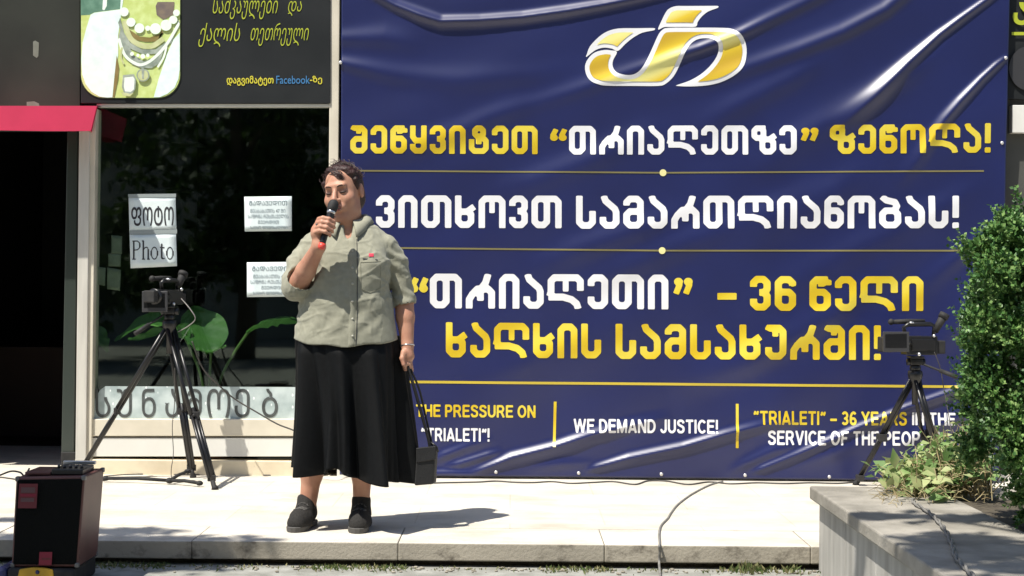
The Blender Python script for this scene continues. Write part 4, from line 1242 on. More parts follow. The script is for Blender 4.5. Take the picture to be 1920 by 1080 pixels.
# shirt
S = Vol((W(500,0).x, Y0-.30, zpx(678)), (W(800,0).x, Y0+.24, zpx(396)), .0052)
def row(py, cxp, rxp, dy, ry): return (zpx(py), W(cxp, py).x, Y0+dy, rxp*U, ry)
S.loft([row(672,650,99,-.024,.154), row(640,650,98,-.023,.152), row(600,650,91,-.021,.147), row(560,650,86,-.021,.146), row(520,650,77,-.016,.136), row(480,650,76,-.006,.120), row(455,650,80,.002,.104), row(440,652,72,.008,.088), row(428,655,55,.012,.072), row(416,658,33,.014,.062)], k=.01)
S.ell(W(612,500,-.070), (.070,.058,.075), None, .07); S.ell(W(694,502,-.070), (.070,.058,.075), None, .07)
S.chain([W(588,460,.005), W(563,494,-.025), W(555,539,-.068)], [.055,.056,.061], k=.014)
S.cap(W(556,532,-.060), W(566,526,-.105), .064, .060, k=.02)
S.chain([W(722,464,.005), W(743,492,.012), W(756,548,.026), W(760,578,.02)], [.057,.051,.046,.046], k=.012)
S.cap(W(758,566,.022), W(759,577,.018), .053, .052, k=.006)
S.cap(elR, elR.lerp(wrR,.34), .0, .0, k=.001) if False else None
ax_ = (wrR-elR).normalized()
S.cap(elR+ax_*.030, elR+ax_*.050, .066, .062, k=.008)
S.cap(elR+ax_*.066, elR+ax_*.40, .060, .05, k=.008, op='sub')
S.cap(W(761,584,.016), W(764,660,.0), .056, .05, k=.004, op='sub')
S.cap(nb, L(0,-.018,-.04), .060, .062, k=.006, op='sub')
S.ell(W(652,428,-.085), (.020,.075,.048), None, .010, 'sub')
sl_, X, Y, Z = S.sub(S.lo, S.lo+S.n*S.vx)
hem = zpx(650)+.024*((X-W(652,0).x)/.22)**2+.004*np.sin(X*38)
S.a[sl_] = np.maximum(S.a[sl_], np.broadcast_to(hem-Z, S.a[sl_].shape))
Vs, Fs = S.mesh()
xc = W(652,0).x
def fold(x, y, z):
    front = max(0.0, min(1.0, (Y0-.02-y)/.08))
    v = mnoise.noise(Vector((x*7, y*5, z*9)))*.0034+mnoise.noise(Vector((x*16+3, y*10, z*13)))*.0016
    # drag lines running from the bust down to the side, and sleeve crumples
    s = (x-xc)
    v += front*.0026*math.sin((z*1.0+s*.55)*62+3*mnoise.noise(Vector((x*6,y*6,z*6))))*max(0, 1-abs(z-1.02)/.20)*min(1, abs(s)/.08)
    v += front*.0022*math.sin((z-s*.9)*70+4*mnoise.noise(Vector((x*5+9,y*6,z*5))))*max(0, 1-abs(z-.88)/.12)
    arm = 1.0 if abs(s) > .185 else 0.0
    # crisp linen creases: thin ridges, mostly slanting down towards the waist and across the sleeves
    for (kx, kz, am, ph) in ((9, 22, .0036, 0.), (-13, 24, .0028, 7.), (5, 34, .0020, 13.), (26, 9, .0018, 21.)):
        q = mnoise.noise(Vector(((x*.9+z*.35)*kx+ph, y*9, (z-x*.3)*kz*.55)))
        v += am*(max(0, 1-abs(q)*7.5)-.15)*(.35+.65*max(0, mnoise.noise(Vector((x*4+ph, y*4, z*4)))*1.6+.4))
    v += arm*.0026*math.sin(z*95+x*60+5*mnoise.noise(Vector((x*9,y*9,z*9))))
    if x > xc+.17 and z < zpx(555): v *= max(0, min(1, (z-zpx(582))/.06))
    return v*min(1.0, max(0, z-zpx(650))/.08)
me_ = bpy.data.meshes.new("shirt_source"); me_.from_pydata(Vs.tolist(), [], Fs.tolist()); me_.update()
nor = np.zeros(len(Vs)*3); me_.vertices.foreach_get("normal", nor); nor = nor.reshape(-1, 3)
sgn = 1.0
ctr = Vs.mean(0)
if ((Vs-ctr)*nor).sum() < 0: sgn = -1.0
for i in range(len(Vs)):
    Vs[i] += nor[i]*sgn*fold(*Vs[i])
bpy.data.meshes.remove(me_)
shirt = own(mesh_obj("shirt", Vs, Fs, M['shirt']))
from mathutils.bvhtree import BVHTree
bvh = BVHTree.FromPolygons([tuple(v) for v in Vs], [tuple(f) for f in Fs])
def chest(px, py, off=.0):
    d = Vector(ray(px, py)); o = Vector((0,0,CZ))
    h = bvh.ray_cast(o, d.normalized())
    return (h[0]-d.normalized()*off) if h[0] is not None else None
def ribbon(px_pts, wpx, off, n=40):
    pts = [Vector((a, c, 0)) for a, c in px_pts]; path = smooth_path(pts, max(2, n//(len(pts)-1)))
    vs = []; cols = 5
    for p in path:
        for j in range(cols):
            t = j/(cols-1)*2-1
            q = chest(p.x+wpx*t, p.y, off*(1 if abs(t) < .9 else -.3)) or W(p.x+wpx*t, p.y, -.15)
            vs.append(q)
    return vs, [(i*cols+j, i*cols+j+1, (i+1)*cols+j+1, (i+1)*cols+j) for i in range(len(path)-1) for j in range(cols-1)]
b = MB(); b.add(*ribbon([(660,446),(661,500),(661,560),(660,610),(659,650)], 7.0, .0035))
own(b.build("placket", M['shirt'], smooth=True))
b = MB(); b.tube([chest(p.x, p.y, .0012) for p in smooth_path([Vector(q) for q in ((669,448,0),(670,500,0),(670,560,0),(669,610,0),(667,648,0))], 8)], .0016, 5)
own(b.build("seam", M['ink']))  # near-black tube that paints the shadow line along the placket's edge
b = MB()
pk = [(676,492),(714,490),(713,540),(694,549),(677,541)]
pth = []
for i in range(len(pk)):
    a, c = pk[i], pk[(i+1) % len(pk)]
    pth += [(a[0]+(c[0]-a[0])*t/8, a[1]+(c[1]-a[1])*t/8) for t in range(8)]
b.tube([chest(x_, y_, .001) for x_, y_ in pth+[pth[0]]], .0011, 5)
own(b.build("pocket_seam", M['shirt_seam']))
for py in (470, 502, 532, 565, 598, 630):
    q = chest(661, py, .005); b = MB(); b.ball(q, (.0055,.003,.0055), 10); own(b.build("button", M['button'], smooth=True))
b = MB()
for a, c, r, s_ in ((689,483,7,3),(696,478,4.5,3)):
    cs = [(a-r,c+s_),(a+r,c+s_),(a+r,c-s_),(a-r,c-s_)] if a == 696 else None
    if cs: b.add([chest(x_, y_, .0035) for x_, y_ in cs], [(0,1,2,3)])
own(b.build("badge", M['badge_red']))
b = MB(); b.add([chest(x_, y_, .003) for x_, y_ in ((680,484),(708,486),(708,488.5),(680,486.5))], [(0,1,2,3)])
own(b.build("badge_text", M['ink']))
# collar
b = MB()
def collar(n=48):
    rows = []
    for i in range(n+1):
        t = i/n; ph = math.radians(20+320*t)          # around the neck, open in front
        d = Vector((-math.sin(ph), -math.cos(ph), 0)); fr = max(0, math.cos(ph))
        c = Vector((W(657,0).x, Y0+.012, 0))
        tip = max(0, 1-abs(min(t, 1-t))/.10)           # the points hang lower and further out
        top = c+Vector((d.x*.064, d.y*.062, zpx(407)-.034*fr))
        brk = c+Vector((d.x*.074, d.y*.072, zpx(404)-.034*fr))
        rr = (.108+.022*tip)
        zo = zpx(424)-.030*fr-.030*tip
        o = c+Vector((d.x*rr, d.y*rr, zo))
        h = bvh.ray_cast(c+d*.40+Vector((0,0,zo)), -d, .4)
        if h[0] is not None and (h[0]-c).to_2d().length > rr-.004:
            # the fall lies on the shoulder: rest it on top of the shirt
            v = bvh.ray_cast(Vector((o.x, o.y, zo+.2)), Vector((0,0,-1)), .4)
            o = (v[0]+Vector((0,0,.007))) if (v[0] is not None and fr < .75) else h[0]+d*.007
        rows.append((top, brk, brk.lerp(o, .5)+d*.004+Vector((0,0,.006)), o))
    return rows
R_ = collar(); vs = [p for r in R_ for p in r]
b.add(vs, [(i*4+j, i*4+j+1, (i+1)*4+j+1, (i+1)*4+j) for i in range(len(R_)-1) for j in range(3)])
cl_ = own(b.build("collar", M['shirt'], smooth=True)); sd = cl_.modifiers.new("cloth", 'SOLIDIFY'); sd.thickness = .004; sd.offset = 0

# skirt
NA, NR = 320, 70
prand = [rnd.uniform(0, 6.28) for _ in range(8)]
vs = []
for j in range(NR+1):
    t = j/NR
    cxp = 650+(667-650)*t+2*math.sin(t*3)
    rx = (96+4*min(1,t/.12)+(6)*t**.8-3*math.sin(t*3.1))*U
    ry = (.138+.016*min(1,t/.12)+.050*t)
    for i in range(NA):
        th = 2*math.pi*i/NA
        amp = .008+.060*t**.8
        w1 = math.sin(7*th+prand[0]+.8*t+1.1*math.sin(2*th+prand[1]))
        w2 = math.sin(13*th+prand[2]-.7*t+.9*math.sin(3*th))
        w3 = math.sin(23*th+prand[3]+.5*math.sin(5*th))
        pl_ = (abs(w1)**.7*(1 if w1 > 0 else -1))*.60+w2*.32+w3*.10*(1-t*.4)
        k_r = 1+amp*pl_/.21
        # the cloth falls in between the legs
        mid_ = math.exp(-((th-4.50)/.13)**2)*min(1, t*1.6)*.24+math.exp(-((th-5.35)/.07)**2)*t*.09+math.exp(-((th-4.0)/.06)**2)*t*.07+math.exp(-((th-5.75)/.06)**2)*t*.08
        k_r -= mid_
        x = W(cxp, 640).x+rx*math.cos(th)*k_r
        y = Y0+.0+ry*math.sin(th)*k_r
        hem_px = 893+13*math.cos(th)*(1 if math.cos(th) > 0 else .55)+1.5*math.sin(5*th+1)-17*math.exp(-((th-4.41)/.24)**2)-15*max(0, math.sin(th))+3*pl_
        zt, zb = zpx(632), zpx(hem_px)
        vs.append((x, y, zt+(zb-zt)*t))
fs = [(j*NA+i, j*NA+(i+1)%NA, (j+1)*NA+(i+1)%NA, (j+1)*NA+i) for j in range(NR) for i in range(NA)]
skirt = own(mesh_obj("skirt", vs, fs, M['skirt'])); sd = skirt.modifiers.new("cloth", 'SOLIDIFY'); sd.thickness = .003

# shoes
def shoe(a, toe):
    heel = Vector((a.x, a.y+.035, 0)); toe = Vector((toe.x, toe.y, 0))
    d = (toe-heel).normalized(); n_ = Vector((-d.y, d.x, 0)); ln = (toe-heel).length
    v = Vol(Vector((min(heel.x,toe.x)-.09, min(heel.y,toe.y)-.09, -.01)), Vector((max(heel.x,toe.x)+.09, max(heel.y,toe.y)+.09, .19)), .004)
    h = lambda t, z, s_=0: heel+d*ln*t+n_*s_+Vector((0,0,z))
    v.chain([h(.05,.055), h(.30,.058), h(.62,.048), h(.86,.038)], [.036,.038,.041,.035], k=.02)
    v.cap(h(.52,.035,.012), h(.86,.034,.004), .042, .036, k=.02)
    v.cap(h(.12,.06), h(.10,.115), .043, .040, k=.02); v.cap(h(.28,.085), h(.20,.118), .036, .036, k=.02)
    v.cap(h(-.02,.110), h(.0,.128), .026, .016, k=.012)
    v.cap(h(.14,.118), h(.13,.20), .0345, k=.004, op='sub')
    _, X, Y, Z = v.sub(v.lo, v.lo+v.n*v.vx)
    v.a = np.maximum(v.a, np.broadcast_to(.018-Z, v.a.shape)).astype(np.float32)
    o = own(mesh_obj("shoe", *v.mesh(), M['shoe']))
    b = MB()
    prof = [(-.10,.030),(-.04,.038),(.15,.036),(.35,.037),(.55,.043),(.75,.045),(.90,.039),(1.0,.026),(1.05,.010)]
    ring = [h(t, 0, s_) for t, s_ in prof]+[h(t, 0, -s_) for t, s_ in prof[::-1]]
    zz = [(0.0005,.97),(.004,1.0),(.022,1.02),(.025,.98)]
    c0 = sum(ring, Vector())/len(ring); vs = []
    for z, k_ in zz: vs += [c0+(p-c0)*k_+Vector((0,0,z)) for p in ring]
    m_ = len(ring)
    fs = [(r*m_+i, r*m_+(i+1)%m_, (r+1)*m_+(i+1)%m_, (r+1)*m_+i) for r in range(3) for i in range(m_)]+[tuple(range(m_))[::-1], tuple(3*m_+i for i in range(m_))]
    b.add(vs, fs); s1 = b.build("sole", M['sole'], smooth=False); s1.parent = o; s1.matrix_parent_inverse = o.matrix_basis.inverted() @ Matrix.Translation(person.location).inverted() if False else Matrix.Translation(-person.location) @ Matrix.Identity(4)
    o.matrix_parent_inverse = Matrix.Translation(-person.location); s1.matrix_parent_inverse = Matrix.Identity(4)
    b = MB()
    for t in (.40,.48,.56,.64):
        pts = []
        for k_ in range(9):
            s_ = (-1+k_/4)*.028
            q = h(t, .16, s_); z = .16
            while z > .02 and v.at(q.x, q.y, z) > 0: z -= .002
            pts.append(Vector((q.x, q.y, z+.001))+d*(.006 if k_ % 2 else -.006))
        b.tube(pts, .0024, 5)
    s2 = b.build("shoelace", M['lace'], smooth=True); s2.parent = o; s2.matrix_parent_inverse = Matrix.Identity(4)
    b = MB(); b.tube([h(.14,.1235)+Vector((.033*math.cos(k_*math.pi/10), .033*math.sin(k_*math.pi/10), .002*math.sin(k_))) for k_ in range(21)], .0045, 6, cap=False)
    s3 = b.build("shoe_collar", M['shoe_dark'] if a is aL else M['sock_red'], smooth=True); s3.parent = o; s3.matrix_parent_inverse = Matrix.Identity(4)
shoe(aL, G(551, 999)); shoe(aR, G(670, 1001))
# ring and bracelet
b = MB(); b.ball(Mi(.082,-.040,.019), (.006,.006,.006), 10); b.tube([Mi(.079+.012*math.cos(k_*.63), -.036+.003*math.sin(k_), .012+.012*math.sin(k_*.63)) for k_ in range(11)], .0018, 5, cap=False)
own(b.build("finger_ring", M['grey_plastic'], smooth=True))
b = MB()
wd = (h1-elL).normalized(); u1 = wd.orthogonal().normalized(); u2 = wd.cross(u1)
b.tube([wrL+(u1*math.cos(k_*math.pi/10)+u2*math.sin(k_*math.pi/10))*.0285 for k_ in range(21)], .0026, 6, cap=False)
own(b.build("bracelet", M['silver'], smooth=True))

# microphone
mic = empty("microphone", m0); tag(mic, "black handheld microphone with a red end cap in the woman's raised hand", "microphone")
ML = (m1-m0).length
def mt(bm, name, m): return keep_place(bm.build(name, m, smooth=True), mic)
b = MB(); b.tube([Mi(t,0,0) for t in (.012,.02,.06,.11,.150,.158)], [.0130,.0138,.0145,.0155,.0165,.017], 20); mt(b, "microphone_handle", M['black_plastic'])
b = MB(); b.tube([Mi(t,0,0) for t in (-.012,-.008,.0,.013)], [.010,.0140,.0155,.0150], 18); mt(b, "end_cap", M['mic_red'])
b = MB(); b.tube([Mi(t,0,0) for t in (.157,.162,.175,.190,.202,.208,.211)], [.0175,.0205,.0225,.0226,.019,.012,.003], 22); mt(b, "microphone_head", M['black_matte'])
b = MB(); b.tube([Mi(t,0,0) for t in (.148,.151,.158,.160)], [.0166,.0182,.0184,.0175], 20); mt(b, "microphone_collar", M['silver'])

# handbag
bag = empty("handbag", W(800, 905)); tag(bag, "small black handbag hanging on its strap from the woman's lowered hand", "handbag")
def bt(bm, name, m, sm=False, bv=0): return keep_place(bm.build(name, m, None, sm, bv), bag)
b = MB()
q = [W(781,842,-.04), W(817,838,-.02), W(813,908,-.03), W(776,911,-.05)]
b.prism(q, (0,0,0), (.01,.055,.0)); bt(b, "bag_body", M['bag'], bv=.008)
b = MB(); q = [W(780,840,-.045), W(818,836,-.025), W(817,862,-.030), W(780,868,-.048)]; b.prism(q, (0,0,0), (.001,.008,0)); bt(b, "bag_flap", M['bag'], bv=.004)
b = MB()
def strap(pts, w=.0075):
    path = smooth_path(pts, 8)
    for off in (0,):
        b.tube(path, [w]*len(path), 6)
strap([W(764,686,-.045), W(776,725,-.045), W(790,775,-.03), W(803,822,-.015), W(806,842,-.010)])
strap([W(768,688,-.035), W(786,730,-.02), W(798,780,.0), W(806,815,.005), W(812,842,.012)], .005)
bt(b, "bag_strap", M['bag'], True)
b = MB(); b.tube([W(806,828,-.012), W(817,836,-.02), W(822,847,-.02)], .004, 6); bt(b, "bag_buckle", M['black_plastic'], True)
# ------------------------------------------------------------------ cameras on tripods
def part(bm, name, m, root, smooth=False, bevel=0.0, sub=None):
    o = keep_place(bm.build(name, m, None, smooth, bevel), root)
    if sub is not None:
        o.parent = sub; o.matrix_parent_inverse = Matrix.Identity(4)
    return o
def tripod(apex, feet, label, width, spreader=None):
    root = empty("tripod", Vector((apex.x, apex.y, 0))); tag(root, label, "tripod", "camera tripods")
    A = Vector(apex)
    b = MB(); b.tube([A+Vector((0,0,z)) for z in (-.16,-.05,-.02,.0,.02)], [.016,.018,.036,.040,.036], 16); part(b, "column", M['black_plastic'], root, True)
    b = MB()
    b.tube([A+Vector((0,0,z)) for z in (.021,.035,.05,.052)], [.028,.030,.024,.018], 14)
    b.box(A+Vector((-.03,-.035,.052)), A+Vector((.03,.035,.085)))
    b.tube([A+Vector((-.045,0,.066)), A+Vector((.05,0,.066))], .019, 14)
    b.box(A+Vector((-.036,-.05,.086)), A+Vector((.036,.05,.098)))
    part(b, "pan_head", M['black_plastic'], root, True, .002)
    b = MB(); hd = Vector((.6,-.55,-.25)).normalized() if apex.x > 0 else Vector((-.55,-.6,-.45)).normalized()
    b.tube([A+Vector((0,0,.07)), A+Vector((0,0,.07))+hd*.10, A+Vector((0,0,.07))+hd*.22], [.006,.006,.006], 8); b.tube([A+Vector((0,0,.07))+hd*.15, A+Vector((0,0,.07))+hd*.25], [.011,.0125], 10)
    part(b, "pan_handle", M['black_matte'], root, True)
    for f in feet:
        f = Vector(f); d = (f-A).normalized(); s = d.cross(Vector((0,0,1))).normalized()
        top = A+d*.03; kn = A.lerp(f, .56); lo = A.lerp(f, .93)
        b = MB()
        for sg in (-1, 1):
            b.tube([top+s*width*sg, kn+s*width*sg], .0105, 10)
        b.tube([kn-d*.04, f-d*.035], .012, 10)
        b.tube([kn+s*width*.0-d*.20, lo], .008, 10) if False else None
        for sg in (-1, 1): b.tube([kn+s*width*sg*.9-d*.02, lo+s*width*sg*.8], .0085, 8)
        lg = part(b, "leg", M['black_plastic'], root, True)
        b = MB()
        b.box(kn-s*(width+.014)-Vector((0,.014,.022)), kn+s*(width+.014)+Vector((0,.014,.018)))
        b.box(lo-s*(width+.008)-Vector((0,.013,.020)), lo+s*(width+.008)+Vector((0,.013,.014)))
        b.ball(kn+Vector((.0,-.02,.0)), .009, 8)
        [part(q, "leg_clamp", M['black_matte'], root, False, .003, lg) for q in b.pieces()]
        b = MB(); b.tube([f-d*.05, f-d*.02, f+Vector((0,0,.012)), f+Vector((0,0,.001))], [.012,.013,.017,.019], 12); part(b, "rubber_foot", M['black_matte'], root, True, 0, lg)
    if spreader:
        c = Vector(spreader[0])
        for e in spreader[1:]:
            e = Vector(e); b = MB(); b.tube([c, c.lerp(e, .5)+Vector((0,0,.006)), e], [.009,.0095,.009], 8); b.ball(e, (.020,.016,.014), 10)
            part(b, "spreader", M['black_matte'], root, True)
        b = MB(); b.ball(c, (.022,.022,.016), 12); part(b, "spreader_hub", M['black_matte'], root, True)
    return root
def video_camera(base, rotz, label, screen_px, size=1.0):
    """base: point on top of the tripod head; lens looks along local -x*flip ... the flip-out screen faces the street"""
    root = empty("video_camera", base); tag(root, label, "video camera", "video cameras on tripods")
    R = Matrix.Rotation(rotz, 3, 'Z')
    def T(x, y, z): return base+R @ (Vector((x, y, z))*size)
    def bx(b, lo, hi):
        n = len(b.v); b.box(lo, hi); b.v[n:] = [tuple(T(*v)) for v in b.v[n:]]
    # local x along the lens axis: lens at -x, battery at +x
    b = MB(); bx(b, (-.085,-.042,.006), (.085,.046,.105)); bx(b, (-.06,-.048,.03), (.07,-.041,.09)); part(b, "camera_body", M['black_plastic'], root, False, .010)
    b = MB(); b.tube([T(x_,0,.060) for x_ in (-.084,-.10,-.135,-.165,-.166)], [.036,.040,.040,.043,.036], 20); part(b, "lens_barrel", M['black_plastic'], root, True)
    b = MB(); bx(b, (-.215,-.046,.020), (-.166,.046,.100)); part(b, "lens_hood", M['black_matte'], root, False, .006)
    b = MB(); bx(b, (.0855,-.030,.012), (.135,.034,.082)); part(b, "battery", M['black_matte'], root, False, .006)
    b = MB(); b.tube([T(-.075,.004,.107), T(-.085,.004,.150), T(-.06,.004,.166), T(.06,.004,.168), T(.085,.004,.158), T(.080,.004,.107)], [.010,.011,.013,.013,.011,.010], 10); part(b, "carry_handle", M['black_plastic'], root, True)
    b = MB(); b.tube([T(-.135,.03,.178), T(-.05,.03,.181), T(.04,.03,.183)], [.012,.0135,.011], 12); b.ball(T(-.145,.03,.178), .017, 10)
    bx(b, (-.06,.015,.160), (-.03,.045,.176)); part(b, "microphone_mount", M['black_matte'], root, True)
    b = MB(); b.tube([T(.085,.0,.128), T(.112,.0,.172), T(.135,.0,.212)], [.017,.020,.023], 14); b.tube([T(.128,0,.199), T(.142,0,.224)], [.027,.027], 14); part(b, "viewfinder", M['black_matte'], root, True)
    b = MB(); b.ball(T(.06,-.05,.108), .009, 10); b.ball(T(-.02,-.05,.010), .010, 10); b.ball(T(-.055,-.03,.176), (.014,.007,.006), 10); [part(q, "metal_knob", M['silver'], root, True) for q in b.pieces()]
    (sx0, sy0), (sx1, sy1), Ys = screen_px
    b = MB()
    q = [P(sx0,sy0,Ys), P(sx1,sy0,Ys), P(sx1,sy1,Ys), P(sx0,sy1,Ys)]
    b.prism(q, (0,0,0), (0,.014,0)); fr = part(b, "flip_screen", M['grey_plastic'], root, False, .003)
    ins = [(sx0+4,sy0+5),(sx1-5,sy0+4),(sx1-5,sy1-8),(sx0+4,sy1-8)]
    b = MB(); b.prism([P(x_,y_,Ys-.0012) for x_, y_ in ins], (0,0,0), (0,.001,0)); part(b, "screen_glass", M['screen'], root, False, 0, fr)
    b = MB(); e = P((sx1+sx0)/2, (sy0+sy1)/2, Ys+.014); b.tube([P(sx1-4,(sy0+sy1)/2,Ys+.010), T(-.06,-.04,.062)], .010, 8); part(b, "screen_hinge", M['black_plastic'], root, True)
    return root
apL = P(318, 607, 8.75)
tripod(apL, [G(403,918), Vector((-2.36, 8.88, 0)), Vector((P(362,893,8.93).x, 8.93, 0))], "black tripod before the shop window beside the red-brown loudspeaker", .021,
       [G(318,901,.02)+Vector((0,0,0)), G(198,897,.02), G(374,906,.02), G(352,884,.05)])
video_camera(apL+Vector((.0,0,.098)), math.radians(62), "black camcorder with its screen turned out before the shop window", ((266,546),(314,585),8.64), .80)
apR = P(1716, 702, 8.62)
tripod(apR, [Vector((P(1605,900,8.86).x, 8.86, 0)), Vector((P(1782,905,8.50).x, 8.50, 0)), Vector((P(1752,905,8.93).x, 8.93, 0))], "black tripod behind the stone planter in front of the banner", .019)
video_camera(apR+Vector((.02,0,.098)), math.radians(8), "black camcorder with a raised viewfinder behind the shrub, before the banner", ((1656,622),(1705,660),8.50))

M['dull_silver'] = mat('dull_steel', (.16,.16,.165), .45, metal=.6)
# ------------------------------------------------------------------ loudspeaker, case under it, mixer on it
Yf = 6.20
spk = empty("loudspeaker", Vector((P(95,1060,Yf).x, Yf+.13, P(95,1062,Yf).z))); tag(spk, "black-fronted loudspeaker box with red-brown sides and a red sticker", "loudspeaker")
q = [P(30,895,Yf), P(159,893,Yf-.012), P(146,1063,Yf-.012), P(21,1063,Yf)]
dv = Vector((.008,.262,.002))
b = MB(); b.prism(q, (0,0,0), dv); cab = part(b, "cabinet", M['vinyl_brown'], spk, False, .006)
b = MB()
c0 = sum(q, Vector())/4; fq = [c0+(p-c0)*.945+Vector((0,-.004,0)) for p in q]
b.prism(fq, (0,0,0), (0,.006,0)); part(b, "front_grille", M['grille'], spk, False, .003)
b = MB()
for i, p in enumerate(q):
    for o_, far in ((Vector((0,0,0)), 0), (dv, 1)):
        cc = p+o_; ux = (c0-p); ux = Vector((math.copysign(1, ux.x), 0, math.copysign(1, ux.z)))
        lo = Vector((min(cc.x, cc.x+ux.x*.013)-(.003 if ux.x > 0 else -.0), cc.y-.004 if not far else cc.y-.02, min(cc.z, cc.z+ux.z*.016)-(.003 if ux.z > 0 else 0)))
        hi = Vector((max(cc.x, cc.x+ux.x*.013)+(.003 if ux.x < 0 else 0), cc.y+.02 if not far else cc.y+.004, max(cc.z, cc.z+ux.z*.016)+(.003 if ux.z < 0 else 0)))
        b.box(lo, hi)
[part(q, "corner_protector", M['dull_silver'], spk, False, .004) for q in b.pieces()]
YF = Yf-.012
def sq(x0, y0, x1, y1, off, m, name, lean=-.06):
    b = MB(); h_ = y1-y0
    b.prism([P(x0,y0,YF-off), P(x1,y0,YF-off), P(x1+lean*h_,y1,YF-off), P(x0+lean*h_,y1,YF-off)], (0,0,0), (0,.0008,0)); return part(b, name, m, spk)
sq(36,907,71,953,.0045,M['sticker_dark'],"sticker"); sq(40,914,66,924,.0055,M['sticker_grey'],"sticker_print"); sq(38,926,68,931,.0055,M['sticker_red'],"sticker_print"); sq(39,934,64,941,.0055,M['sticker_grey'],"sticker_print")
sq(74,1035,98,1060,.0045,M['sticker_red'],"sticker"); sq(78,1046,95,1050,.0055,M['sticker_dark'],"sticker_print")
zt = P(95,894,Yf).z+.004
mixr = empty("audio_mixer", Vector((P(140,890,Yf+.12).x, Yf+.13, zt))); tag(mixr, "slim dark audio mixer with a light edge lying on the loudspeaker", "audio mixer")
b = MB(); xc_ = mixr.location.x; b.box((xc_-.065,Yf+.03,zt), (xc_+.055,Yf+.20,zt+.022)); part(b, "mixer_case", M['black_plastic'], mixr, False, .004)
b = MB(); b.box((xc_-.066,Yf+.195,zt+.0225), (xc_+.060,Yf+.215,zt+.036)); part(b, "mixer_edge", M['silver'], mixr, False, .002)
b = MB()
for i in range(5): b.tube([(xc_-.05+.022*i, Yf+.08, zt+.022), (xc_-.05+.022*i, Yf+.08, zt+.034)], [.006,.005], 8)
[part(q, "mixer_knob", M['grey_plastic'], mixr, True) for q in b.pieces()]
bo = MB(); bo.box((P(50,0,Yf).x, Yf+.03, zt), (P(98,0,Yf).x, Yf+.22, zt+.010)); tag(bo.build("wooden_board", M['vinyl_brown'], bevel=.002), "thin brown board lying on the loudspeaker beside the mixer", "board")
tc = MB()
z0 = spk.location.z-.001
x0, x1 = P(4,0,Yf).x, P(152,0,Yf).x
case = empty("equipment_case", Vector(((x0+x1)/2, Yf+.12, -.10))); tag(case, "low yellow and navy case under the loudspeaker at the picture's bottom edge", "case")
b = MB(); b.box((x0+.045, Yf-.028, -.0995), (x1, Yf+.30, z0-.004)); part(b, "case_body", M['black_matte'], case, False, .012)
b = MB(); b.box((x0+.002, Yf-.03, -.0993), (x0+.044, Yf+.28, z0-.002)); part(b, "case_end", M['case_navy'], case, False, .012)
b = MB()
yp = [P(x_, y_, Yf-.032) for x_, y_ in ((32,1086),(36,1068),(60,1064.5),(85,1066),(99,1069),(101,1086))]
b.prism(yp, (0,0,0), (0,.02,0)); part(b, "case_panel", M['case_yellow'], case, False, .003)
b = MB(); b.ball(P(70,1073,Yf-.033), (.008,.004,.008), 10); part(b, "case_badge", M['case_navy'], case, True)

# ------------------------------------------------------------------ cables
def cable(name, pts, r, m, label, sub=10):
    b = MB(); b.tube(smooth_path(pts, sub), r, 7)
    return tag(b.build(name, m, smooth=True), label, "cable")
def gz(px, py, r=.004): return G(px, py, r)
pts = [gz(800,906)]
for i, (x_, y_) in enumerate(((835,905),(870,903),(900,905),(930,902),(965,903),(1000,906),(1035,903),(1070,905),(1110,906),(1150,903),(1190,907),(1215,903),(1250,902),(1290,907),(1330,905),(1370,907),(1420,904),(1470,908),(1520,905),(1570,905),(1605,905))): pts.append(gz(x_, y_+1.5*math.sin(i*2.1)))
cable("floor_cable", pts, .0042, M['cable'], "thin dark cable lying along the foot of the banner")
cable("floor_cable", [gz(1355,903), gz(1332,909), gz(1300,925), gz(1272,945), gz(1258,962), gz(1252,972), gz(1240,985), gz(1236,1000), gz(1237,1018), G(1236,1022,.003)+Vector((0,-.006,-.002)), P(1237,1035,6.707), P(1236,1058,6.704), G(1238,1080,-.095), G(1236,1095,-.095)], .0052, M['cable_grey'], "grey cable running from the banner over the pavement edge")
cable("floor_cable", [gz(195,893), gz(230,890), gz(262,889), gz(300,888), gz(345,890), gz(400,889), gz(455,887), gz(500,891), gz(550,888), gz(600,889)], .003, M['cable'], "fine cable along the plinth under the shop window")
cable("hanging_cable", [P(360,640,8.7), P(380,690,8.75), P(410,722,8.8), P(440,748,8.85), P(480,772,8.85), P(520,795,8.85), P(560,812,8.85), P(610,850,8.8), G(660,893,.003), G(720,900,.003), G(800,906,.003)], .0042, M['cable'], "dark cable sagging from the window tripod behind the woman")
cable("hanging_cable", [P(328,690,8.72), P(327,760,8.72), P(323,800,8.7), P(325,850,8.7), P(321,880,8.68), G(322,900,.003)], .0022, M['cable'], "thin wire hanging straight down beside the window tripod")
cable("camera_cable", [P(340,560,8.7), P(357,580,8.66), P(366,598,8.66), P(352,612,8.68), P(334,622,8.72)], .003, M['cable_grey'], "short looped cable on the camcorder by the window")
cable("camera_cable", [P(1752,660,8.55), P(1763,690,8.55), P(1770,730,8.55), P(1779,780,8.5), P(1788,840,8.5), G(1794,900,.003)], .0025, M['cable'], "thin cable falling from the camcorder behind the shrub")
zz = zt
cable("speaker_cable", [P(-20,900,Yf+.1), P(5,889,Yf+.1), P(22,883.5,Yf+.1), P(38,886,Yf+.1), P(46,892,Yf+.1), Vector((P(60,0,Yf+.1).x, Yf+.12, zz+.014))], .0035, M['cable'], "dark cable looping into the loudspeaker's top from the left")
cable("floor_cable", [G(-30,896,.004), G(0,895,.004), G(18,897,.004), G(40,899,.004), G(90,896,.004), G(150,899,.004), G(196,901,.004)], .004, M['cable'], "dark cable on the pavement behind the loudspeaker")
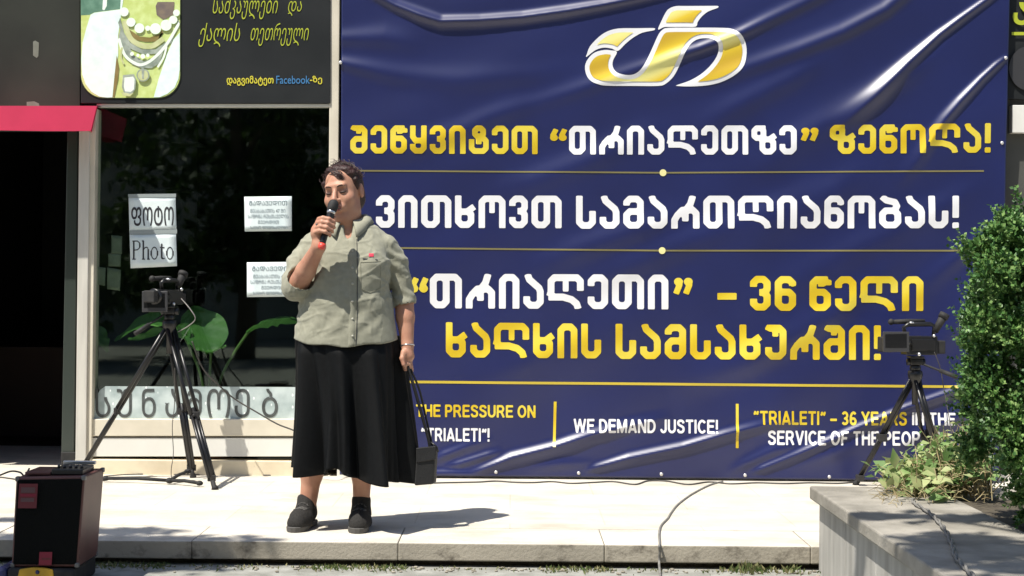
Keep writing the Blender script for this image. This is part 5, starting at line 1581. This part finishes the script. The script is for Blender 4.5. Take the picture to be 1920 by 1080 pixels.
# ------------------------------------------------------------------ leaves
def leaf_mesh(name, pos, dirs, nrm, ln, wd, m, parent=None, bend=0.0, stuff=False):
    """one mesh of pointed leaves: pos/dirs/nrm arrays (N,3), ln/wd arrays"""
    pos, dirs, nrm = (np.asarray(a, float) for a in (pos, dirs, nrm))
    dirs = dirs/np.linalg.norm(dirs, axis=1, keepdims=True)
    s = np.cross(dirs, nrm); s /= np.linalg.norm(s, axis=1, keepdims=True)+1e-9
    up = np.cross(s, dirs)
    ln = np.asarray(ln)[:,None]; wd = np.asarray(wd)[:,None]
    a = pos; t = pos+dirs*ln-up*ln*bend
    l = pos+dirs*ln*.45+s*wd+up*ln*.06; r = pos+dirs*ln*.45-s*wd+up*ln*.06; c = pos+dirs*ln*.48-up*ln*.02*0
    V = np.stack([a, l, c, r, t], 1).reshape(-1, 3)
    n = len(pos); i = np.arange(n)*5
    F = np.concatenate([np.stack([i, i+2, i+1], 1), np.stack([i+1, i+2, i+4], 1), np.stack([i, i+3, i+2], 1), np.stack([i+2, i+3, i+4], 1)])
    me = bpy.data.meshes.new(name)
    me.vertices.add(len(V)); me.vertices.foreach_set("co", V.ravel())
    me.loops.add(F.size); me.loops.foreach_set("vertex_index", F.ravel().astype(np.int32))
    me.polygons.add(len(F)); me.polygons.foreach_set("loop_start", (np.arange(len(F))*3).astype(np.int32))
    me.materials.append(m); me.update(calc_edges=True); me.validate()
    return link(bpy.data.objects.new(name, me), parent)
def unit(n):
    v = rng.normal(size=(n, 3)); return v/np.linalg.norm(v, axis=1, keepdims=True)

# ------------------------------------------------------------------ planter
ZC = 0.25
cap_a = G(1514, 909, ZC); YN = 2.2
XL = cap_a.x
planter = empty("planter", Vector((XL+.5, 5, -.10))); tag(planter, "grey concrete planter wall with a broad stone cap at the right", "planter")
Yfar = 6.70
b = MB()
yy = Yfar
while yy > YN:
    ye = yy-.74
    b.box((XL, ye+.003, ZC-.052), (XL+.50, yy, ZC+rnd.uniform(-.002,.002))); yy = ye
b.box((XL+.503, Yfar-.30, ZC-.052), (3.6, Yfar, ZC+.001))
pc_ = part(b, "cap", M['cap'], planter, False, .007)
b = MB(); yy = Yfar-.03
while yy > YN:
    ye = yy-.52; b.box((XL+.035, ye+.004, -.105), (XL+.12, yy, ZC-.0525)); yy = ye
b.box((XL+.121, Yfar-.115, -.105), (3.55, Yfar-.031, ZC-.0525))
part(b, "wall", M['concrete_wall'], planter, False, .004)
b = MB()
N = 26
vs = []
for j in range(N+1):
    for i in range(N+1):
        x_ = XL+.49+(3.5-XL-.49)*i/N; y_ = YN+(Yfar-.31-YN)*j/N
        vs.append((x_, y_, ZC-.012+.014*mnoise.noise(Vector((x_*5, y_*5, 0)))))
b.add(vs, [(j*(N+1)+i, j*(N+1)+i+1, (j+1)*(N+1)+i+1, (j+1)*(N+1)+i) for j in range(N) for i in range(N)])
part(b, "soil", M['dark_earth'], planter, True)
# twisted cable on the cap
pa = [G(1712,938,ZC+.006), G(1716,946,ZC+.006), G(1742,962,ZC+.006), G(1760,980,ZC+.006), G(1775,1000,ZC+.006), G(1786,1025,ZC+.006), G(1792,1045,ZC+.006), G(1808,1065,ZC+.006), G(1832,1090,ZC+.006), G(1850,1110,ZC+.006)]
path = smooth_path(pa, 10); b = MB()
for ph in (0, math.pi):
    b.tube([p+Vector((math.cos(i*.55+ph)*.0048, 0, .004+math.sin(i*.55+ph)*.0040)) for i, p in enumerate(path)], .0046, 6)
tag(b.build("planter_cable", M['cable_grey'], smooth=True), "twisted grey cable lying across the planter cap below the weeds", "cable")

# ------------------------------------------------------------------ shrub at the right
def shrub():
    base = Vector((1.95, 5.60, ZC-.02))
    root = empty("shrub", base); tag(root, "dense dark green shrub with pale leaf tips beside the planter cap", "shrub")
    pos, dr, nm, ln, wd = [], [], [], [], []
    bs = MB()
    for i in range(9):
        an = rnd.uniform(0, 6.28); tip = base+Vector((math.cos(an)*.22, math.sin(an)*.22, rnd.uniform(.5,1.0)))
        bs.tube(smooth_path([base+Vector((rnd.gauss(0,.03), rnd.gauss(0,.03), 0)), base.lerp(tip,.5)+Vector((rnd.gauss(0,.03), rnd.gauss(0,.03), 0)), tip], 5), [.012-.0009*k for k in range(11)], 6)
    keep_place(bs.build("stem", M['bark'], None, True), root)
    # lobes give the uneven outline
    lobes = []
    for i in range(40):
        u = rng.random(); an = rng.random()*6.28
        h = .06+.98*u
        prof = .375*(1-.55*max(0, u-.6)/.4)*(.84+.16*math.sin(u*9))*(.55+.45*min(1, u/.45))
        r = prof*(.55+.45*rng.random())
        lw = max(0, 1-u/.4)
        lobes.append((np.array([base.x+.10*lw+math.cos(an)*r*(1-.3*lw), base.y+math.sin(an)*r*.9*(1-.3*lw), base.z+h]), (.075+.08*rng.random())*(1-.35*lw)))
    for px, py, rr in ((1905,440,.06),(1875,470,.07),(1850,520,.07),(1836,580,.06),(1832,640,.07),(1825,690,.065),(1830,560,.05),(1862,425,.045),(1838,735,.055),(1880,800,.06),(1895,880,.05),(1905,940,.05),(1812,730,.05),(1808,465,.04),(1870,420,.04),(1822,610,.06),(1842,480,.05),(1815,650,.045),(1850,600,.08),(1870,700,.09),(1890,560,.1)):
        p = P(px+22, py+(14 if py < 500 else 0), 5.55+rnd.uniform(-.15,.12)); lobes.append((np.array(p), rr))
    for i in range(34):      # stray shoots that break the outline
        u = rng.uniform(.2, .82); an = rng.uniform(2.2, 4.6) if i < 26 else rng.random()*6.28
        lobes.append((np.array([base.x+math.cos(an)*.335*(1-.4*max(0,u-.6)/.4), base.y+math.sin(an)*.36, base.z+.06+1.02*u]), rng.uniform(.022,.045)))
    T = []
    for c, r in lobes:
        n = int(34+560*r)
        d = unit(n); rad = r*rng.random(n)**.33
        T.append((c+d*rad[:,None], d, np.full(n, r)))
    tw = np.concatenate([t[0] for t in T]); td = np.concatenate([t[1] for t in T])
    out = tw-np.array([base.x, base.y, base.z+.45]); out /= np.linalg.norm(out, axis=1, keepdims=True)
    td = td*.55+out*.55+np.array([0,0,.45])+rng.normal(size=td.shape)*.25
    td /= np.linalg.norm(td, axis=1, keepdims=True)
    for k in range(11):
        t = k/10
        L_ = .042*(.55+.9*rng.random(len(tw))**1.5*1.6) if k == 0 else L_
        side = unit(len(tw)); side -= (side*td).sum(1, keepdims=True)*td; side /= np.linalg.norm(side, axis=1, keepdims=True)
        pos.append(tw+td*(L_*t)[:,None]); dr.append(td*.75+side*.85); nm.append(td*.5-side*.4+rng.normal(size=td.shape)*.35)
        ln.append(.021*(1-.35*t)*(.7+.6*rng.random(len(tw)))); wd.append(.0062*(.8+.5*rng.random(len(tw))))
    o = leaf_mesh("foliage", np.concatenate(pos), np.concatenate(dr), np.concatenate(nm), np.concatenate(ln), np.concatenate(wd), M['leaf_bush'])
    keep_place(o, root)
    print("shrub leaves", len(np.concatenate(ln)))
shrub()

# ------------------------------------------------------------------ pulled weeds lying on the cap
weed = empty("weed_heap", G(1745, 930, ZC)); tag(weed, "heap of wilting pulled weeds with pale roots on the planter cap", "weeds")
pos, dr, nm, ln, wd = [], [], [], [], []
st = MB()
for i in range(300):
    px = 1666+rnd.random()**.6*195; f = (px-1662)/180
    g = G(px, 938-20*rnd.random()-6*(1-f), ZC+.003); g.y += rnd.uniform(-.02,.10)
    h = (.04+.15*min(1, f*1.5)+.16*max(0, f-.45))*rnd.uniform(.25,1.15)
    tip = g+Vector((rnd.gauss(-.02,.06), rnd.gauss(0,.05), h))
    mid = g.lerp(tip, .5)+Vector((rnd.gauss(0,.02), rnd.gauss(0,.02), .03*rnd.random()))
    pth = smooth_path([g, mid, tip], 4)
    st.tube(pth, [.0022]*5+[.0016]*3+[.001], 4)
    for k in range(rnd.randint(3,6)):
        p = pth[rnd.randint(3,8)]
        d = np.array([rnd.gauss(0,.8), rnd.gauss(-.3,.6), rnd.gauss(.15,.5)])
        pos.append(p); dr.append(d); nm.append(np.array([0,0,1.])+rng.normal(size=3)*.5); L_ = rnd.uniform(.022,.062) ; ln.append(L_); wd.append(L_*rnd.uniform(.15,.30))
for i in range(60):   # a few broad leaves at the left and front of the heap
    px = rnd.uniform(1655,1790); g = G(px, rnd.uniform(905,945), ZC); 
    pos.append(g+Vector((0,0,rnd.uniform(.015,.12)))); dr.append(np.array([rnd.gauss(0,.7), rnd.gauss(-.2,.4), rnd.gauss(.35,.45)])); nm.append(np.array([rnd.gauss(0,.4),-.6,.7])); L_ = rnd.uniform(.05,.085); ln.append(L_); wd.append(L_*.27)
for px, py, L_, d in ((1678,880,.085,(-.1,-.2,1)),(1705,890,.09,(.5,-.1,-.6)),(1690,905,.07,(-.6,-.2,.5)),(1730,920,.10,(.9,-.3,-.1)),(1770,870,.09,(.3,-.2,.9)),(1815,820,.11,(.5,-.2,-.8)),(1800,800,.10,(.9,-.1,-.3)),(1745,935,.09,(.8,-.4,.1)),(1664,915,.05,(-.5,0,.5))):
    pos.append(P(px, py, 6.25)); dr.append(np.array(d, float)); nm.append(np.array([.1,-.8,.6])); ln.append(L_); wd.append(L_*.26)
keep_place(leaf_mesh("weed_leaves", pos, dr, nm, ln, wd, M['leaf_weed'], bend=.12), weed)
keep_place(st.build("stem", M['straw']), weed)
b = MB()
for i in range(320):
    px = rnd.uniform(1655,1850); g = G(px, rnd.uniform(905,948), ZC+.002); g.z += rnd.random()**1.3*.15*min(1,(px-1650)/80)
    d = Vector((rnd.gauss(0,1), rnd.gauss(0,.6), rnd.gauss(0,.45))).normalized()*rnd.uniform(.02,.08)
    e = g+d; e.z = max(e.z, ZC+.003); mdl = g.lerp(e,.5)+Vector((0,0,rnd.uniform(0,.012)))
    b.tube([g, mdl, e], [.0014,.0016,.0008], 3)
keep_place(b.build("dry_root", M['straw']), weed)

# ------------------------------------------------------------------ plants behind the glass
def big_leaf(path, widths, fold=.25, ny=9):
    """path: points along the midrib, widths in metres; returns verts, faces"""
    pth = smooth_path(path, 5); n = len(pth); vs = []
    for i, p in enumerate(pth):
        t = (pth[min(i+1,n-1)]-pth[max(i-1,0)]).normalized()
        s = Vector((1,0,0))-t*t.x
        s = (big_leaf.side-t*t.dot(big_leaf.side)); s = s.normalized() if s.length > .05 else Vector((0,1,0))
        u = s.cross(t).normalized()
        w = np.interp(i/(n-1), np.linspace(0,1,len(widths)), widths)
        for j in range(ny):
            a = j/(ny-1)*2-1
            vs.append(p+s*w*a+u*(abs(a)*w*fold+.006*math.sin(i*1.3+j)))
    return vs, [(i*ny+j, i*ny+j+1, (i+1)*ny+j+1, (i+1)*ny+j) for i in range(n-1) for j in range(ny-1)]
YPp = 9.235
plant = empty("potted_plant", Vector((P(398,800,YPp).x, YPp, .02))); tag(plant, "potted plant with large paddle leaves behind the shop window", "plant")
b = MB(); c = plant.location; b.tube([c+Vector((0,0,z)) for z in (.0,.02,.22,.25)], [.10,.11,.14,.145], 20); part(b, "pot", M['pot'], plant, True)
def leaf_(pts, widths, side, fold=.2):
    big_leaf.side = Vector(side)
    b = MB(); b.add(*big_leaf([P(x_, y_, Y_) for x_, y_, Y_ in pts], widths, fold)); o = part(b, "leaf", M['leaf_house'], plant, True)
    return o
def stem_(pts):
    b = MB(); b.tube(smooth_path([P(x_, y_, Y_) for x_, y_, Y_ in pts], 6), .008, 7); part(b, "stem", M['stem_house'], plant, True)
stem_([(392,745,YPp),(394,690,YPp),(396,655,YPp)]); leaf_([(398,662,YPp-.09),(388,630,YPp-.04),(372,598,YPp+.02),(362,574,YPp+.08)], [.02,.115,.135,.09,.004], (1,.25,0), .12)
stem_([(404,745,YPp),(418,700,YPp),(440,660,YPp),(466,622,YPp)]); leaf_([(462,622,YPp),(490,604,YPp-.03),(520,596,YPp-.03),(548,596,YPp),(590,612,YPp)], [.01,.075,.085,.07,.01], (0,1,-.25), .3)
stem_([(386,745,YPp),(372,690,YPp-.02),(350,640,YPp-.04),(340,620,YPp-.04)]); leaf_([(322,606,YPp-.05),(290,604,YPp-.06),(255,615,YPp-.06),(215,640,YPp-.04)], [.02,.09,.085,.05,.004], (0,.9,.5), .3)
leaf_([(330,622,YPp-.08),(300,622,YPp-.1),(270,634,YPp-.1),(240,636,YPp-.1)], [.01,.03,.045,.03,.004], (0,.8,-.4), .3)
leaf_([(352,640,YPp-.1),(366,650,YPp-.10),(390,658,YPp-.10),(424,648,YPp-.1)], [.01,.03,.035,.022,.004], (0,1,-.2), .35)
leaf_([(332,612,YPp-.10),(345,622,YPp-.09),(356,634,YPp-.09)], [.01,.05,.04,.004], (.5,0,1), .2)
leaf_([(200,660,YPp+.05),(192,640,YPp+.05),(182,624,YPp+.05),(130,606,YPp+.05)], [.01,.05,.05,.004], (.3,1,.6), .2)

# ------------------------------------------------------------------ grass and litter at the pavement's foot
pos, dr, nm, ln, wd = [], [], [], [], []
for i in range(2600):
    x_ = rng.uniform(-2.6, 1.3); y_ = 6.70-abs(rng.normal())*.05
    dens = mnoise.noise(Vector((x_*2.3, 3.1, 0)))+.5*mnoise.noise(Vector((x_*7, 9, 0)))
    big = math.exp(-((x_-.98)/.09)**2)+.8*math.exp(-((x_-1.15)/.03)**2)
    if dens < .08 and rng.random() > .12+big: continue
    L_ = rng.uniform(.006,.022)*(1+1.6*big)+.006*max(0, dens)
    pos.append((x_, y_, -.099)); dr.append((rng.normal()*.5, rng.normal()*.4-.1, 1)); nm.append((rng.normal(), -1, .2)); ln.append(L_); wd.append(.0022+.003*rng.random()*(1+big))
tag(leaf_mesh("grass", pos, dr, nm, ln, wd, M['grass']), kind="stuff")
b = MB()
for i in range(260):
    x_ = rng.uniform(-2.6,1.3); y_ = 6.70-abs(rng.normal())*.06; r = rng.uniform(.002,.008)
    b.ball((x_, y_, -.099+r*.5), (r*1.3, r, r*.7), 6)
tag(b.build("gravel", mat("gravel", (.35,.32,.26), .9, col2=(.2,.18,.14), nscale=60)), kind="stuff")

# ------------------------------------------------------------------ unseen block added across the street to hide sky and darken reflections
blk = empty("apartment_building", (0, -17, -.1)); tag(blk, "plain apartment block across the street, mirrored dimly in the shop glass", "building")
b = MB(); b.box((-32,-27,-.095), (30,-17,11.5)); b.box((-32.3,-27.3,11.5), (30.3,-16.7,11.8)); part(b, "wall", mat("block_render", (.42,.40,.34), .9, col2=(.32,.30,.26), nscale=1.2), blk)
b = MB()
for fl in range(4):
    for i in range(20):
        x_ = -30+3*i; b.box((x_,-16.985,.9+2.8*fl), (x_+1.3,-16.96,2.3+2.8*fl))
[part(q, "window", M['screen'], blk) for q in b.pieces()]
# ------------------------------------------------------------------ street trees behind and beside the viewer; their boughs shade the pavement and planter
def tree(base, top, label, boughs, crowns, dens=1.0, leaf=.075):
    root = empty("street_tree", base); tag(root, label, "tree", "street trees facing the shop")
    b = MB(); base = Vector(base); top = Vector(top)
    tr = smooth_path([base, base.lerp(top,.35)+Vector((.08,-.05,0)), base.lerp(top,.7)+Vector((-.06,.05,0)), top], 6)
    b.tube(tr, [.17*(1-.72*i/(len(tr)-1)) for i in range(len(tr))], 10)
    for s_, e_ in boughs:
        p0 = tr[int(s_*(len(tr)-1))]; e_ = Vector(e_)
        pb = smooth_path([p0, p0.lerp(e_,.5)+Vector((0,0,.35)), e_], 6)
        b.tube(pb, [.065*(1-.8*i/(len(pb)-1)) for i in range(len(pb))], 7)
    keep_place(b.build("trunk", M['bark'], None, True), root)
    pos, dr, nm, ln, wd = [], [], [], [], []
    for c, r, n in crowns:
        n_tight = np.min(np.array(r)) < .25; c = np.array(c, float); r = np.array(r if isinstance(r, (tuple,list)) else (r,r,r*.7), float)
        k = max(3, int(n/90))
        cen = c+unit(k)*(rng.random((k,1))**.45)*r
        for q in cen:
            m_ = int(n/k*dens)
            p = q+rng.normal(size=(m_,3))*r*(.28 if n_tight else .16)
            pos.append(p); dr.append(unit(m_)*.8+np.array([0,0,-.35])); nm.append(unit(m_)+np.array([0,0,1.])); s_ = leaf*(.6+.8*rng.random(m_)); ln.append(s_*1.35); wd.append(s_*.38)
    o = leaf_mesh("crown", np.concatenate(pos), np.concatenate(dr), np.concatenate(nm), np.concatenate(ln), np.concatenate(wd), M['leaf_tree'])
    keep_place(o, root)
def over(x, y, z, h):
    k = (h-z)/SUN.z; return (x+SUN.x*k, y+SUN.y*k, h)
A1 = over(-2.25, 6.55, 0, 5.6); A2 = over(-1.52, 6.71, -.03, 5.2); A3 = over(-3.2, 7.3, 0, 6.2); A4 = over(-1.78, 6.3, .2, 5.0); A5 = over(-1.50, 6.98, 0, 5.6); A6 = over(-2.35, 7.25, 0, 5.8)
tree((-5.4, 1.6, -.1), (-5.2, 2.2, 6.6), "street tree left of the viewer whose boughs dapple the loudspeaker", [(.62, A1), (.6, A2), (.7, A3), (.8, (-6.2,1.5,6.5))],
     [(A1, (.62,.34,.3), 1500), (A2, (.46,.10,.22), 1100), (A4, (.34,.22,.25), 700), (A5, (.42,.06,.10), 190), (A6, (.34,.08,.1), 160), (A3, (.7,.45,.4), 500), ((-5.6,1.8,7.2), (1.6,1.4,1.0), 2600)])
C1 = over(1.52, 5.05, .25, 5.0); C2 = over(1.42, 4.3, .25, 5.4); C3 = over(1.50, 5.85, .25, 4.8)
tree((2.4, -.6, -.1), (2.0, .4, 6.4), "street tree right of the viewer whose boughs dapple the planter", [(.6, C1), (.66, C2), (.6, C3)],
     [(C1, (.46,.34,.25), 1100), (C2, (.7,.5,.4), 1300), (C3, (.30,.07,.15), 260), ((2.2,-.2,7.0), (1.6,1.4,1.0), 2200)])
tree((-7.5, -6.0, -.1), (-7.4, -5.6, 5.2), "full street tree reflected in the shop window, farther left", [(.5, (-8.2,-6.5,3.4)), (.6, (-6.6,-5.2,3.6))],
     [((-7.5,-5.8,4.3), (2.2,1.6,2.0), 4200), ((-8.4,-5.5,2.4), (1.3,1.0,1.1), 1500), ((-6.6,-6.2,1.4), (1.5,1.0,.9), 1500)], leaf=.15)
tree((-4.2, -7.5, -.1), (-4.3, -7.2, 5.0), "full street tree reflected in the shop window, nearer the middle", [(.5, (-5.0,-7.5,3.3)), (.6, (-3.4,-7.0,3.5))],
     [((-4.2,-7.4,4.2), (2.2,1.6,2.1), 4200), ((-3.2,-7.0,2.3), (1.2,1.0,1.1), 1400), ((-5.4,-8.0,1.6), (1.5,1.0,1.0), 1500)], leaf=.15)
